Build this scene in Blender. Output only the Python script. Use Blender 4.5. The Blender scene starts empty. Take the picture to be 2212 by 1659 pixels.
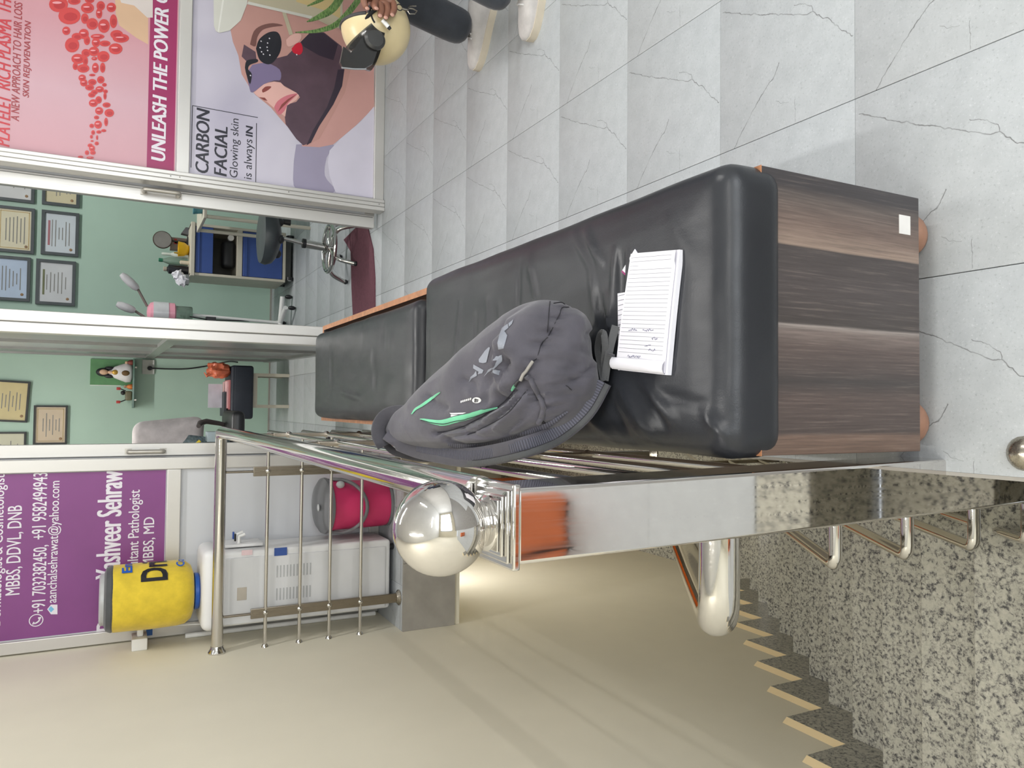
import bpy, bmesh, math, random
from mathutils import Vector, Matrix, noise
from mathutils.bvhtree import BVHTree
random.seed(7)
S = bpy.context.scene
COL = S.collection
V = Vector
pi = math.pi

# ------------------------------------------------------------------ camera
FPX, PITCH, YAW, ROLL = 1646.19, .47980635, .034151192, -.0248905
CAM = V((0, 0, 1.2))
def cam_axes():
    cp, sp, cy, sy = math.cos(PITCH), math.sin(PITCH), math.cos(YAW), math.sin(YAW)
    f = V((sy*cp, cy*cp, -sp)); r = V((cy, -sy, 0)); d = f.cross(r)
    c, s = math.cos(ROLL), math.sin(ROLL)
    return c*r + s*d, -s*r + c*d, f
AR, AD, AF = cam_axes()
cam = bpy.data.cameras.new('camera'); cam.sensor_fit = 'HORIZONTAL'; cam.sensor_width = 36
cam.lens = FPX/2212*36; cam.clip_start = .02; cam.clip_end = 60
co = bpy.data.objects.new('camera', cam); COL.objects.link(co)
m = Matrix((AD, AR, -AF)).transposed().to_4x4(); m.translation = CAM
co.matrix_world = m
S.camera = co

# ------------------------------------------------------------------ world, exposure, large lights
S.view_settings.view_transform = 'Standard'
S.view_settings.look = 'None'
S.view_settings.gamma = 1
S.view_settings.use_curve_mapping = False
S.view_settings.exposure = 0.0
w = bpy.data.worlds.new('sky'); S.world = w; w.use_nodes = True
w.node_tree.nodes['Background'].inputs[0].default_value = (.86, .93, 1, 1)
w.node_tree.nodes['Background'].inputs[1].default_value = 1.2
def area(name, loc, rot, sx, sy, power, col=(1, 1, 1), spread=pi):
    l = bpy.data.lights.new(name, 'AREA'); l.shape = 'RECTANGLE'; l.size = sx; l.size_y = sy
    l.energy = power; l.color = col; l.spread = spread
    o = bpy.data.objects.new(name, l); COL.objects.link(o); o.location = loc; o.rotation_euler = rot
    return o
# daylight through the wide shopfront window behind the camera
area('daylight', (1.55, -3.14, 1.5), (pi/2, 0, 0), 3.0, 1.8, 95, (.93, .97, 1))

# ------------------------------------------------------------------ pixel -> point on a plane of the room
def ray(px, py):
    return AR*((829.5-py)/FPX*1.0) + AD*((px-1106)/FPX) + AF
def at(px, py, ax, val):
    d = ray(px, py); i = 'xyz'.index(ax)
    t = (val-CAM[i])/d[i]
    return CAM + d*t

# ------------------------------------------------------------------ materials
MATS = {}
def srgb(r, g, b):
    f = lambda c: ((c/255+.055)/1.055)**2.4 if c > 10 else c/255/12.92
    return (f(r), f(g), f(b), 1)
class N:
    """tiny node-tree builder"""
    def __init__(s, name):
        s.m = bpy.data.materials.new(name); s.m.use_nodes = True
        s.t = s.m.node_tree; s.b = s.t.nodes['Principled BSDF']
    def n(s, typ, **kw):
        x = s.t.nodes.new(typ)
        for k, v in kw.items():
            if k.startswith('i_'):
                k2 = k[2:]; k2 = int(k2) if k2.isdigit() else k2.replace('_', ' ')
                if isinstance(v, bpy.types.NodeSocket): s.t.links.new(v, x.inputs[k2])
                else: x.inputs[k2].default_value = v
            else: setattr(x, k, v)
        return x
    def link(s, a, b): s.t.links.new(a, b)
    def math(s, op, a, b=0., c=None):
        x = s.n('ShaderNodeMath', operation=op)
        for i, v in enumerate((a, b) if c is None else (a, b, c)):
            if isinstance(v, bpy.types.NodeSocket): s.link(v, x.inputs[i])
            else: x.inputs[i].default_value = v
        return x.outputs[0]
    def mix(s, f, a, b, mode='MIX'):
        x = s.n('ShaderNodeMix', data_type='RGBA', blend_type=mode)
        for k, v in ((0, f), (6, a), (7, b)):
            if isinstance(v, bpy.types.NodeSocket): s.link(v, x.inputs[k])
            else: x.inputs[k].default_value = v
        return x.outputs[2]
    def ramp(s, fac, stops, interp='LINEAR'):
        x = s.n('ShaderNodeValToRGB'); r = x.color_ramp; r.interpolation = interp
        while len(r.elements) > 1: r.elements.remove(r.elements[-1])
        r.elements[0].position = stops[0][0]; r.elements[0].color = stops[0][1]
        for p, c in stops[1:]:
            e = r.elements.new(p); e.color = c
        s.link(fac, x.inputs[0]); return x.outputs[0]
    def coord(s, which='Object', scale=(1, 1, 1), rot=(0, 0, 0)):
        tc = s.n('ShaderNodeTexCoord'); mp = s.n('ShaderNodeMapping')
        s.link(tc.outputs[which], mp.inputs[0]); mp.inputs['Scale'].default_value = scale; mp.inputs['Rotation'].default_value = rot
        return mp.outputs[0]
    def noise(s, vec, scale, detail=3, rough=.5, out=0):
        x = s.n('ShaderNodeTexNoise'); s.link(vec, x.inputs['Vector'])
        x.inputs['Scale'].default_value = scale; x.inputs['Detail'].default_value = detail; x.inputs['Roughness'].default_value = rough
        return x.outputs[out]
    def bump(s, h, strength=.2, dist=.01):
        x = s.n('ShaderNodeBump'); x.inputs['Strength'].default_value = strength; x.inputs['Distance'].default_value = dist
        s.link(h, x.inputs['Height']); s.link(x.outputs[0], s.b.inputs['Normal']); return x
    def set(s, color=None, rough=None, metal=None, spec=None, **kw):
        for k, v in (('Base Color', color), ('Roughness', rough), ('Metallic', metal), ('Specular IOR Level', spec), *[(a.replace('_', ' '), b) for a, b in kw.items()]):
            if v is None: continue
            if isinstance(v, bpy.types.NodeSocket): s.link(v, s.b.inputs[k])
            else: s.b.inputs[k].default_value = v
        return s
def mat(name, rgb, rough=.5, metal=0., spec=.5, var=.06, vscale=14., bump=0., bscale=120., emit=0., alpha=1., trans=0., sheen=0.):
    """plain procedural material: a base colour broken up by soft noise, optional fine relief"""
    if name in MATS: return MATS[name]
    k = N(name); c = srgb(*rgb); v = k.coord()
    f = k.noise(v, vscale, 3)
    d = tuple(x*(1-var*1.6) for x in c[:3])+(1,); l = tuple(min(1, x*(1+var*1.6)) for x in c[:3])+(1,)
    k.set(k.ramp(f, [(.3, d), (.7, l)]), rough, metal, spec)
    if bump: k.bump(k.noise(v, bscale, 2), bump, .004)
    if emit:
        k.b.inputs['Emission Color'].default_value = c; k.b.inputs['Emission Strength'].default_value = emit
    if alpha < 1: k.b.inputs['Alpha'].default_value = alpha
    if trans: k.b.inputs['Transmission Weight'].default_value = trans
    if sheen: k.b.inputs['Sheen Weight'].default_value = sheen
    MATS[name] = k.m; return k.m

# ------------------------------------------------------------------ mesh helpers
WLOC = {}
def link(o, parent=None):
    COL.objects.link(o)
    if parent is not None:
        o.parent = parent; o.matrix_parent_inverse = Matrix.Translation(-WLOC.get(parent.name, V((0, 0, 0))))
    return o
def thing(name, label, cat, loc=(0, 0, 0), group=None):
    o = bpy.data.objects.new(name, None); COL.objects.link(o); o.location = loc; WLOC[o.name] = V(loc)
    o.empty_display_size = .05
    o['label'] = label; o['category'] = cat
    if group: o['group'] = group
    return o
def tag(o, label=None, cat=None, group=None, kind=None):
    for k, v in (('label', label), ('category', cat), ('group', group), ('kind', kind)):
        if v: o[k] = v
    return o
def struct(o): o['kind'] = 'structure'; return o
def sempty(name):
    o = bpy.data.objects.new(name, None); COL.objects.link(o); o['kind'] = 'structure'; o.empty_display_size = .05
    return o
def mesh(name, vs, fs, material, parent=None, smooth=False, angle=None):
    me = bpy.data.meshes.new(name); me.from_pydata([tuple(v) for v in vs], [], [tuple(f) for f in fs]); me.update()
    bm = bmesh.new(); bm.from_mesh(me); bmesh.ops.recalc_face_normals(bm, faces=bm.faces); bm.to_mesh(me); bm.free()
    if smooth:
        for p in me.polygons: p.use_smooth = True
        if angle is not None: me.set_sharp_from_angle(angle=math.radians(angle))
    if material: me.materials.append(material)
    return link(bpy.data.objects.new(name, me), parent)
class MB:
    """collects shapes that belong to ONE part"""
    def __init__(s): s.v = []; s.f = []
    def add(s, vs, fs):
        o = len(s.v); s.v += [V(x) for x in vs]; s.f += [tuple(i+o for i in f) for f in fs]; return s
    def box(s, x0, x1, y0, y1, z0, z1, M=None):
        vs = [V((x, y, z)) for x in (x0, x1) for y in (y0, y1) for z in (z0, z1)]
        if M: vs = [M @ v for v in vs]
        return s.add(vs, [(0, 1, 3, 2), (4, 6, 7, 5), (0, 4, 5, 1), (2, 3, 7, 6), (0, 2, 6, 4), (1, 5, 7, 3)])
    def rbox(s, x0, x1, y0, y1, z0, z1, r, n=3, M=None, seg=None):
        c = V(((x0+x1)/2, (y0+y1)/2, (z0+z1)/2)); h = V(((x1-x0)/2, (y1-y0)/2, (z1-z0)/2)); r = min(r, h.x, h.y, h.z)
        vs, fs = rounded(h, r, n, seg)
        vs = [v+c for v in vs]
        if M: vs = [M @ v for v in vs]
        return s.add(vs, fs)
    def tube(s, pts, r, seg=12, caps=True, closed=False):
        pts = [V(p) for p in pts]; n = len(pts); rs = r if isinstance(r, (list, tuple)) else [r]*n
        vs = []; fs = []; up = None
        for i, p in enumerate(pts):
            if closed: t = pts[(i+1) % n]-pts[i-1]
            else: t = pts[min(i+1, n-1)]-pts[max(i-1, 0)]
            t.normalize()
            if up is None:
                up = t.orthogonal().normalized()
            else:
                up = (up-t*up.dot(t)); up = up.normalized() if up.length > 1e-6 else t.orthogonal().normalized()
            b = t.cross(up)
            for k in range(seg):
                a = 2*pi*k/seg; vs.append(p+up*(rs[i]*math.cos(a))+b*(rs[i]*math.sin(a)))
        m = n if closed else n-1
        for i in range(m):
            for k in range(seg):
                a, b2 = i*seg+k, i*seg+(k+1) % seg; j = (i+1) % n
                fs.append((a, b2, j*seg+(k+1) % seg, j*seg+k))
        if caps and not closed: fs += [tuple(range(seg))[::-1], tuple((n-1)*seg+k for k in range(seg))]
        return s.add(vs, fs)
    def lathe(s, prof, seg=24, c=(0, 0, 0), M=None):
        c = V(c); vs = []; fs = []; n = len(prof)
        for r, z in prof:
            for k in range(seg):
                a = 2*pi*k/seg; vs.append(V((r*math.cos(a), r*math.sin(a), z)))
        for i in range(n-1):
            for k in range(seg): fs.append((i*seg+k, i*seg+(k+1) % seg, (i+1)*seg+(k+1) % seg, (i+1)*seg+k))
        if prof[0][0] > 1e-5: fs.append(tuple(range(seg))[::-1])
        if prof[-1][0] > 1e-5: fs.append(tuple((n-1)*seg+k for k in range(seg)))
        vs = [(M @ v if M else v)+c for v in vs]
        return s.add(vs, fs)
    def sphere(s, c, r, seg=24, rings=12, sc=(1, 1, 1), M=None):
        prof = [(r*math.sin(pi*i/rings)+1e-6, -r*math.cos(pi*i/rings)) for i in range(rings+1)]
        S3 = Matrix.Diagonal((*sc, 1)); MM = (M @ S3) if M else S3
        return s.lathe(prof, seg, c, MM)
    def build(s, name, material, parent=None, smooth=False, angle=40, flat=False):
        o = mesh(name, s.v, s.f, material, parent, smooth, angle if smooth else None)
        if flat:                                   # keep the large faces of a bevelled box truly flat
            for p in o.data.polygons:
                if max(abs(c) for c in p.normal) > .9995: p.use_smooth = False
        return o
def rounded(h, r, n=3, seg=None):
    """rounded box as a subdivided cube: inner box + r*normal; seg = extra cuts (x,y,z) on flat zones"""
    seg = seg or (1, 1, 1)
    def axis(hh, k):
        a = [-hh]+[-hh+r*(1-math.cos(pi/2*i/n)) for i in range(1, n)]
        inner = [-(hh-r)+2*(hh-r)*i/k for i in range(k+1)]
        return a+inner+[-x for x in a[::-1]]
    ax = [axis(h[i], seg[i]) for i in range(3)]
    idx = {}; vs = []; fs = []
    def vert(p):
        key = (round(p[0], 6), round(p[1], 6), round(p[2], 6))
        if key not in idx:
            q = V([max(-(h[i]-r), min(h[i]-r, p[i])) for i in range(3)]); d = V(p)-q
            idx[key] = len(vs); vs.append(q+(d.normalized()*r if d.length > 1e-9 else d))
        return idx[key]
    for a in range(3):
        u, v = (a+1) % 3, (a+2) % 3
        for sgn in (-1, 1):
            for i in range(len(ax[u])-1):
                for j in range(len(ax[v])-1):
                    q = []
                    for di, dj in ((0, 0), (1, 0), (1, 1), (0, 1)):
                        p = [0, 0, 0]; p[a] = sgn*h[a]; p[u] = ax[u][i+di]; p[v] = ax[v][j+dj]; q.append(vert(p))
                    q = list(dict.fromkeys(q))
                    if len(q) > 2: fs.append(q if sgn > 0 else q[::-1])
    return vs, fs
def box(name, x0, x1, y0, y1, z0, z1, material, parent=None, bevel=0.):
    b = MB()
    if bevel: b.rbox(x0, x1, y0, y1, z0, z1, bevel, 2)
    else: b.box(x0, x1, y0, y1, z0, z1)
    return b.build(name, material, parent, bool(bevel), 50, bool(bevel))
def tube(name, pts, r, material, parent=None, seg=14, closed=False):
    return MB().tube(pts, r, seg, True, closed).build(name, material, parent, True, 50)
def arc(a, b, c, n=6):
    """rounded corner a->b->c as a quadratic curve"""
    a, b, c = V(a), V(b), V(c)
    return [(1-t)**2*a+2*t*(1-t)*b+t*t*c for t in [i/n for i in range(n+1)]]
def smoothline(pts, n=8):
    """Catmull-Rom through pts"""
    p = [V(x) for x in pts]; out = []
    for i in range(len(p)-1):
        a, b, c, d = p[max(i-1, 0)], p[i], p[i+1], p[min(i+2, len(p)-1)]
        for k in range(n):
            t = k/n
            out.append(.5*((2*b)+(c-a)*t+(2*a-5*b+4*c-d)*t*t+(3*b-a-3*c+d)*t**3))
    return out+[p[-1]]
def plate(name, pts2, y, t, material, parent):
    """flat outline in X-Z, standing at depth y (towards -Y), thickness t"""
    n = len(pts2)
    vs = [V((p[0], y-t, p[1])) for p in pts2]+[V((p[0], y, p[1])) for p in pts2]
    fs = [tuple(range(n)), tuple(range(n, 2*n))[::-1]]+[(i, (i+1) % n, n+(i+1) % n, n+i) for i in range(n)]
    return mesh(name, vs, fs, material, parent)
def textmesh(s, bold=0., shear=0.):
    cu = bpy.data.curves.new('t', 'FONT'); cu.body = s; cu.size = 1; cu.offset = bold; cu.shear = shear; cu.resolution_u = 3; cu.fill_mode = 'FRONT'
    o = bpy.data.objects.new('t', cu); me = bpy.data.meshes.new_from_object(o)
    bpy.data.objects.remove(o); bpy.data.curves.remove(cu)
    vs = [v.co.copy() for v in me.vertices]; fs = [tuple(p.vertices) for p in me.polygons]
    bpy.data.meshes.remove(me); return vs, fs
def textxz(name, s, x0, x1, z0, z1, y, material, parent, bold=0., shear=0.):
    """flat lettering fitted to the box x0..x1, z0..z1 on the plane y, reading left to right"""
    vs, fs = textmesh(s, 0., shear)
    if bold:                                       # heavier strokes: the same outline printed three times side by side
        n = len(vs); base = list(vs); vs = []; f0 = fs; fs = []
        for q, d in enumerate((-bold, 0., bold)):
            vs += [v+V((d, 0, q*.00004)) for v in base]; fs += [tuple(i+q*n for i in f) for f in f0]
    a = min(v.x for v in vs); b = max(v.x for v in vs); c = min(v.y for v in vs); d = max(v.y for v in vs)
    vs = [V((x0+(v.x-a)/(b-a)*(x1-x0), y-v.z, z0+(v.y-c)/(d-c)*(z1-z0))) for v in vs]
    me = bpy.data.meshes.new(name); me.from_pydata([tuple(v) for v in vs], [], fs); me.update()
    me.materials.append(material); return link(bpy.data.objects.new(name, me), parent)
def pxtext(name, s, xt, xb, yl, yr, y, material, parent, **k):
    """lettering between top/bottom px xt..xb and left/right px yl..yr on the wall plane y"""
    ym = (yl+yr)/2
    return textxz(name, s, at((xt+xb)/2, yl, 'y', y).x, at((xt+xb)/2, yr, 'y', y).x, at(xb, ym, 'y', y).z, at(xt, ym, 'y', y).z, y, material, parent, **k)
def copytree(o, loc, parent=None):
    d = V(loc)-o.location
    c = o.copy(); COL.objects.link(c); c.location = loc; WLOC[c.name] = V(loc)
    for ch in o.children:
        k = ch.copy(); COL.objects.link(k); k.parent = c
        for g in ch.children:
            q = g.copy(); COL.objects.link(q); q.parent = k
    return c
# ================================================================== materials of the setting
TX, TY, X0, Y0 = .35193, .35361, .574368, 1.297138
def tile_material():
    k = N('grey_veined_stone_tile'); o = k.coord('Object')
    wob = k.n('ShaderNodeVectorMath', operation='SCALE'); nz = k.noise(o, 45, 2, .6, 1)
    sub = k.n('ShaderNodeVectorMath', operation='SUBTRACT', i_0=nz); sub.inputs[1].default_value = (.5, .5, .5)
    k.link(sub.outputs[0], wob.inputs[0]); wob.inputs['Scale'].default_value = .011
    add = k.n('ShaderNodeVectorMath', operation='ADD', i_0=o, i_1=wob.outputs[0])
    flat = k.n('ShaderNodeVectorMath', operation='MULTIPLY', i_0=add.outputs[0]); flat.inputs[1].default_value = (1, 1, 0)
    P = flat.outputs[0]
    lines = [([(1360, 157), (1401, 166), (1414, 167), (1457, 172), (1486, 175), (1495, 171), (1521, 190), (1535, 208), (1553, 221)], .0013),
             ([(1495, 171), (1493, 163), (1484, 157), (1467, 157)], .0009),
             ([(1444, 258), (1441, 273), (1436, 286), (1426, 299), (1412, 325), (1401, 351), (1391, 370), (1376, 407)], .0013),
             ([(1439, 327), (1447, 331), (1458, 330)], .0006), ([(1467, 325), (1469, 365)], .0006), ([(1560, 5), (1556, 60)], .0004)]
    best = None
    for pts, wd in lines:
        q = [at(px, py, 'z', 0)-V((X0, Y0, 0)) for px, py in pts]
        for a, b in zip(q, q[1:]):
            ba = b-a
            pa = k.n('ShaderNodeVectorMath', operation='SUBTRACT', i_0=P); pa.inputs[1].default_value = a
            dt = k.n('ShaderNodeVectorMath', operation='DOT_PRODUCT', i_0=pa.outputs[0]); dt.inputs[1].default_value = ba/ba.length_squared
            cl = k.n('ShaderNodeClamp', i_0=dt.outputs['Value'])
            sc = k.n('ShaderNodeVectorMath', operation='SCALE'); sc.inputs[0].default_value = ba; k.link(cl.outputs[0], sc.inputs['Scale'])
            ds = k.n('ShaderNodeVectorMath', operation='DISTANCE', i_0=pa.outputs[0], i_1=sc.outputs[0])
            v = k.math('DIVIDE', ds.outputs['Value'], wd)
            best = v if best is None else k.math('MINIMUM', best, v)
    vein = k.math('MULTIPLY', k.math('SUBTRACT', 1, k.math('MINIMUM', best, 1)), k.ramp(k.noise(o, 30, 2), [(.3, (.35, .35, .35, 1)), (.6, (1, 1, 1, 1))]))
    wn = k.n('ShaderNodeTexCoord'); geo = k.n('ShaderNodeNewGeometry')
    big = k.noise(geo.outputs['Position'], 1.3, 3); fine = k.noise(o, 190, 3, .7); mid = k.noise(o, 22, 4, .6)
    c = k.ramp(mid, [(.3, srgb(170, 175, 179)), (.7, srgb(181, 186, 190))])
    c = k.mix(k.ramp(fine, [(.30, (.75, .75, .75, 1)), (.42, (0, 0, 0, 1))]), c, srgb(146, 150, 154))
    c = k.mix(k.ramp(fine, [(.60, (0, 0, 0, 1)), (.72, (.6, .6, .6, 1))]), c, srgb(208, 212, 215))
    c = k.mix(k.math('MULTIPLY', big, .2), c, srgb(176, 172, 167))
    c = k.mix(vein, c, srgb(88, 88, 88))
    k.set(c, k.ramp(fine, [(.3, (.36,)*3+(1,)), (.7, (.5,)*3+(1,))]), 0, .42)
    k.bump(fine, .12, .002)
    return k.m
def granite(name, tint=1., rough=.22):
    k = N(name); o = k.coord('Object')
    w1 = k.n('ShaderNodeVectorMath', operation='SCALE'); k.link(k.noise(o, 60, 3, .6, 1), w1.inputs[0]); w1.inputs['Scale'].default_value = .014
    ad = k.n('ShaderNodeVectorMath', operation='ADD', i_0=o, i_1=w1.outputs[0])
    a = k.noise(ad.outputs[0], 100, 4, .7); b = k.noise(ad.outputs[0], 46, 3, .6)
    t = lambda r, g, bb: srgb(r*tint, g*tint, bb*tint)
    c = k.ramp(a, [(.38, t(78, 78, 78)), (.45, t(130, 129, 124)), (.51, t(166, 164, 153)), (.66, t(196, 194, 182))])
    c = k.mix(k.ramp(b, [(.52, (0, 0, 0, 1)), (.58, (.75, .75, .75, 1))]), c, t(188, 186, 173))
    k.set(c, rough, 0, .5); return k.m
def wall_mat(name, rgb, var=.025):
    k = N(name); o = k.coord('Object'); c = srgb(*rgb)
    f = k.noise(o, 1.1, 4, .6); g = k.noise(o, 380, 2)
    d = tuple(x*(1-var*2) for x in c[:3])+(1,); l = tuple(min(1, x*(1+var*2)) for x in c[:3])+(1,)
    k.set(k.ramp(f, [(.3, d), (.7, l)]), .62, 0, .3); k.bump(g, .05, .002); return k.m
def laminate():
    k = N('dark_striped_wood_laminate'); o = k.coord('Object')
    sx = k.n('ShaderNodeSeparateXYZ', i_0=o)
    wv = k.noise(k.coord('Object', (1, 1, .35)), 9, 2)
    x = k.math('ADD', sx.outputs[0], k.math('MULTIPLY', k.math('SUBTRACT', wv, .5), .012))
    t = k.math('DIVIDE', k.math('ADD', x, .065), .41)
    st = [(0, (108, 82, 68)), (.06, (122, 94, 80)), (.075, (84, 71, 68)), (.2, (94, 78, 74)), (.26, (72, 66, 66)), (.3, (86, 74, 72)), (.38, (98, 82, 78)), (.44, (126, 109, 103)), (.4635, (152, 140, 134)), (.4655, (74, 66, 64)), (.6, (82, 73, 73)), (.737, (76, 68, 68)), (.739, (154, 128, 111)), (.82, (121, 98, 88)), (.92, (98, 86, 82)), (.955, (64, 60, 64)), (1, (68, 64, 68))]
    c = k.ramp(t, [(p, srgb(*[.72*v+.28*(.3*q[0]+.55*q[1]+.15*q[2]) for v in q])) for p, q in st])
    gr = k.noise(k.coord('Object', (1, 1, .03)), 260, 4, .7)
    c = k.mix(k.math('MULTIPLY', k.ramp(gr, [(.35, (1, 1, 1, 1)), (.55, (0, 0, 0, 1))]), .36), c, srgb(54, 48, 48))
    c = k.mix(k.math('MULTIPLY', k.ramp(gr, [(.55, (0, 0, 0, 1)), (.75, (1, 1, 1, 1))]), .2), c, srgb(176, 160, 150))
    k.set(c, .42, 0, .45); k.bump(gr, .12, .002); return k.m
def leather():
    k = N('black_leatherette'); o = k.coord('Object')
    f = k.noise(o, 420, 2, .5); w = k.noise(k.coord('Object', (1, .35, 1)), 16, 3, .6)
    k.set(k.ramp(k.noise(o, 4, 3), [(.3, srgb(34, 36, 41)), (.7, srgb(44, 46, 51))]), k.ramp(w, [(.3, (.30,)*3+(1,)), (.7, (.42,)*3+(1,))]), 0, .42)
    b1 = k.bump(f, .10, .0016); b2 = k.n('ShaderNodeBump'); b2.inputs['Strength'].default_value = .16; b2.inputs['Distance'].default_value = .006
    k.link(w, b2.inputs['Height']); k.link(b2.outputs[0], b1.inputs['Normal']); return k.m
def brushed(name, rgb=(206, 205, 203), rough=.16, scale=(1, 1, .02)):
    k = N(name); f = k.noise(k.coord('Object', scale), 300, 2)
    k.set(srgb(*rgb), k.ramp(f, [(.3, (max(.02, rough-.05),)*3+(1,)), (.7, (rough+.05,)*3+(1,))]), 1.0); return k.m
M_TILE = tile_material()
M_GROUT = mat('grout', (128, 127, 125), .8)
M_GRAN = granite('speckled_granite'); M_SKIRT = granite('shade_toned_granite_skirting', .97, .3)  # skirting: same granite, its shade toned slightly into the colour
M_CREAM = wall_mat('cream_paint', (234, 228, 209))
M_WHITEWALL = wall_mat('white_paint', (226, 226, 224))
M_MINT = wall_mat('mint_green_paint', (178, 204, 190))
M_CEIL = wall_mat('ceiling_paint', (236, 236, 234))
M_FASCIA = mat('grey_fascia_tile', (158, 154, 147), .45, var=.05)
M_ALU = brushed('white_aluminium', (208, 206, 202), .36); M_ALU.node_tree.nodes['Principled BSDF'].inputs['Metallic'].default_value = .55
M_ALUD = brushed('grey_aluminium_groove', (136, 135, 132), .4)
M_ALU2 = brushed('grey_aluminium', (164, 164, 162), .4); M_ALUD.node_tree.nodes['Principled BSDF'].inputs['Metallic'].default_value = .5
M_STEEL = brushed('polished_stainless_steel', (214, 212, 209), .07)
M_MIRROR = brushed('mirror_stainless_steel', (222, 219, 216), .04)
M_BRUSH = brushed('brushed_stainless_steel', (172, 166, 154), .27)
M_LEATHER = leather(); M_LAM = laminate()
M_RUBBER = mat('black_rubber', (28, 28, 30), .7)
M_PANEL = mat('pale_grey_panel', (206, 208, 212), .3, var=.015, vscale=2)
M_BLACK = mat('black_plastic', (30, 31, 34), .45)
M_WHITEP = mat('white_plastic', (232, 232, 230), .35, var=.01)

# ================================================================== room shell
WX = -1.042                                        # left wall plane
floor = sempty('floor')
mesh('floor_slab', *(lambda b: (b.v, b.f))(MB().box(-.098, 3.6, -3.2, 3.39, -.26, -.008).box(WX, 3.6, 3.39, 6.9, -.26, -.008)), M_GROUT, floor)
TILES = {}
def floor_tile(i, j, xa=None, xb=None, ya=None, yb=None):
    """one tile of the grid, optionally cut to the given limits; alike tiles share their mesh"""
    x, y = X0+j*TX, Y0+i*TY
    a = .0006 if xa is None else max(.0006, xa-x); b = TX-.0006 if xb is None else min(TX-.0006, xb-x)
    c = .0002 if ya is None else max(.0002, ya-y); d = TY-.0002 if yb is None else min(TY-.0002, yb-y)
    if b-a < .004 or d-c < .004: return
    key = tuple(round(v, 4) for v in (a, b, c, d))
    if key not in TILES:
        o = MB().rbox(a, b, c, d, -.008, 0, .0008, 1).build('floor_tile', M_TILE, floor, True, 30); TILES[key] = o.data
    else:
        o = bpy.data.objects.new('floor_tile', TILES[key]); link(o, floor)
    o.location = (x, y, 0)
for i in range(-3, 16):
    for j in range(-5, 8):
        y = Y0+i*TY
        if y+TY < 3.39:
            if j >= -2 and not (i < -2 and j < 0): floor_tile(i, j, xa=-.098)
        elif y < 3.39:
            if j >= -2: floor_tile(i, j, xa=-.098)
            if j <= -2: floor_tile(i, j, xa=WX, xb=-.0995, ya=3.39)
        else: floor_tile(i, j, xa=WX, yb=6.885)

wl = struct(MB().box(WX-.12, WX, -3.3, 6.9, -3.2, 2.75).build('wall_left', M_CREAM))
struct(MB().box(3.6, 3.72, -3.3, 6.9, -.3, 2.75).build('wall_right', M_WHITEWALL))
# wall behind the camera with the wide shopfront window
wb = MB().box(-1.16, -.15, -3.32, -3.2, -.3, 2.75).box(3.25, 3.72, -3.32, -3.2, -.3, 2.75).box(-.15, 3.25, -3.32, -3.2, 2.45, 2.75).box(-.15, 3.25, -3.32, -3.2, -.3, .5)
struct(wb.build('wall_rear', M_CREAM))
wn = sempty('window_1')
for x in (-.15, 1.5, 3.2): box('window_frame', x, x+.05, -3.3, -3.24, .5, 2.45, M_ALU, wn)
for z in (.5, 2.4): box('window_frame', -.15, 3.25, -3.3, -3.24, z, z+.05, M_ALU, wn)
struct(MB().box(WX, 3.7, -3.3, 6.9, 2.75, 2.85).build('ceiling', M_CEIL))
bw = sempty('wall_back')
box('wall_back_surface', WX, 3.6, 6.9, 7.0, -.26, 2.75, M_MINT, bw)
box('skirting', WX, 3.6, 6.885, 6.9, 0, .012, M_FASCIA, bw)
struct(MB().box(3.45, 3.6, 3.8, 6.9, 0, 2.75).build('wall_room', M_MINT))

# stair opening: slab faces, walls below
fe = sempty('wall_stairwell_end')
xs = [WX, -.73, -.36, -.098]
for a, b in zip(xs, xs[1:]):
    box('fascia_tile', a+.0008, b-.0008, 3.378, 3.39, -.262, -.001, M_FASCIA, fe)
box('soffit', WX, -.098, 3.39, 6.8, -.29, -.262, M_CREAM, fe)
struct(MB().box(WX, 3.6, 6.8, 6.9, -3.2, -.29).build('wall_lower', M_CREAM))
ws = sempty('wall_stairwell_side')
box('side_surface', -.098, -.06, -1, 6.8, -3.2, -.26, M_CREAM, ws)
box('slab_edge', -.104, -.098, .3, 3.39, -.26, 0, M_FASCIA, ws)

# stairs going down away from the camera, with a stepped granite skirting on the left wall
st = sempty('floor_stairs')
RY, RZ = .2305, .167
for k in range(0, 13):
    y1 = .50+RY*k; z = -.04-RZ*k if k else 0
    box('tread', WX, -.105, (y1-RY if k else y1-.14), y1, z-.02, z, M_GRAN, st, .004)
    box('riser', WX, -.105, y1-.028, y1-.016, z-RZ-(.02 if k else .06), z-.02, M_GRAN, st)
box('lower_floor', WX, -.105, .50+RY*12-.03, 6.8, -2.35, -2.23, M_GRAN, st)
box('stair_underside', WX, -.105, -1.5, .2, -.4, -.05, M_CREAM, st)
for i in range(6):
    for j in range(3):
        x = WX+.005+.311*j; y = .358-.36*(i+1)
        box('landing_tile', x, x+.3095, y, y+.359, -.012, 0, M_TILE, st, .0008)
sk = sempty('trim_1')
M_LIP = wall_mat('cream_mortar_lip', (236, 214, 170))
for k in range(-7, 8):
    ya = 1.629+RY*k; yb = ya+RY; zt = -.815-RZ*k
    if zt > .2: continue
    box('skirting_tile', WX, WX+.016, ya, yb-.0006, zt-.25, zt, M_SKIRT, sk)
    v = [V((WX, y, z)) for y in (ya, yb) for z in (zt, zt+.02)]+[V((WX+.016, y, zt)) for y in (ya, yb)]
    mesh('mortar_lip', v, [(0, 1, 4), (2, 5, 3), (0, 2, 3, 1), (1, 3, 5, 4), (0, 4, 5, 2)], M_LIP, sk)

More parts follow.
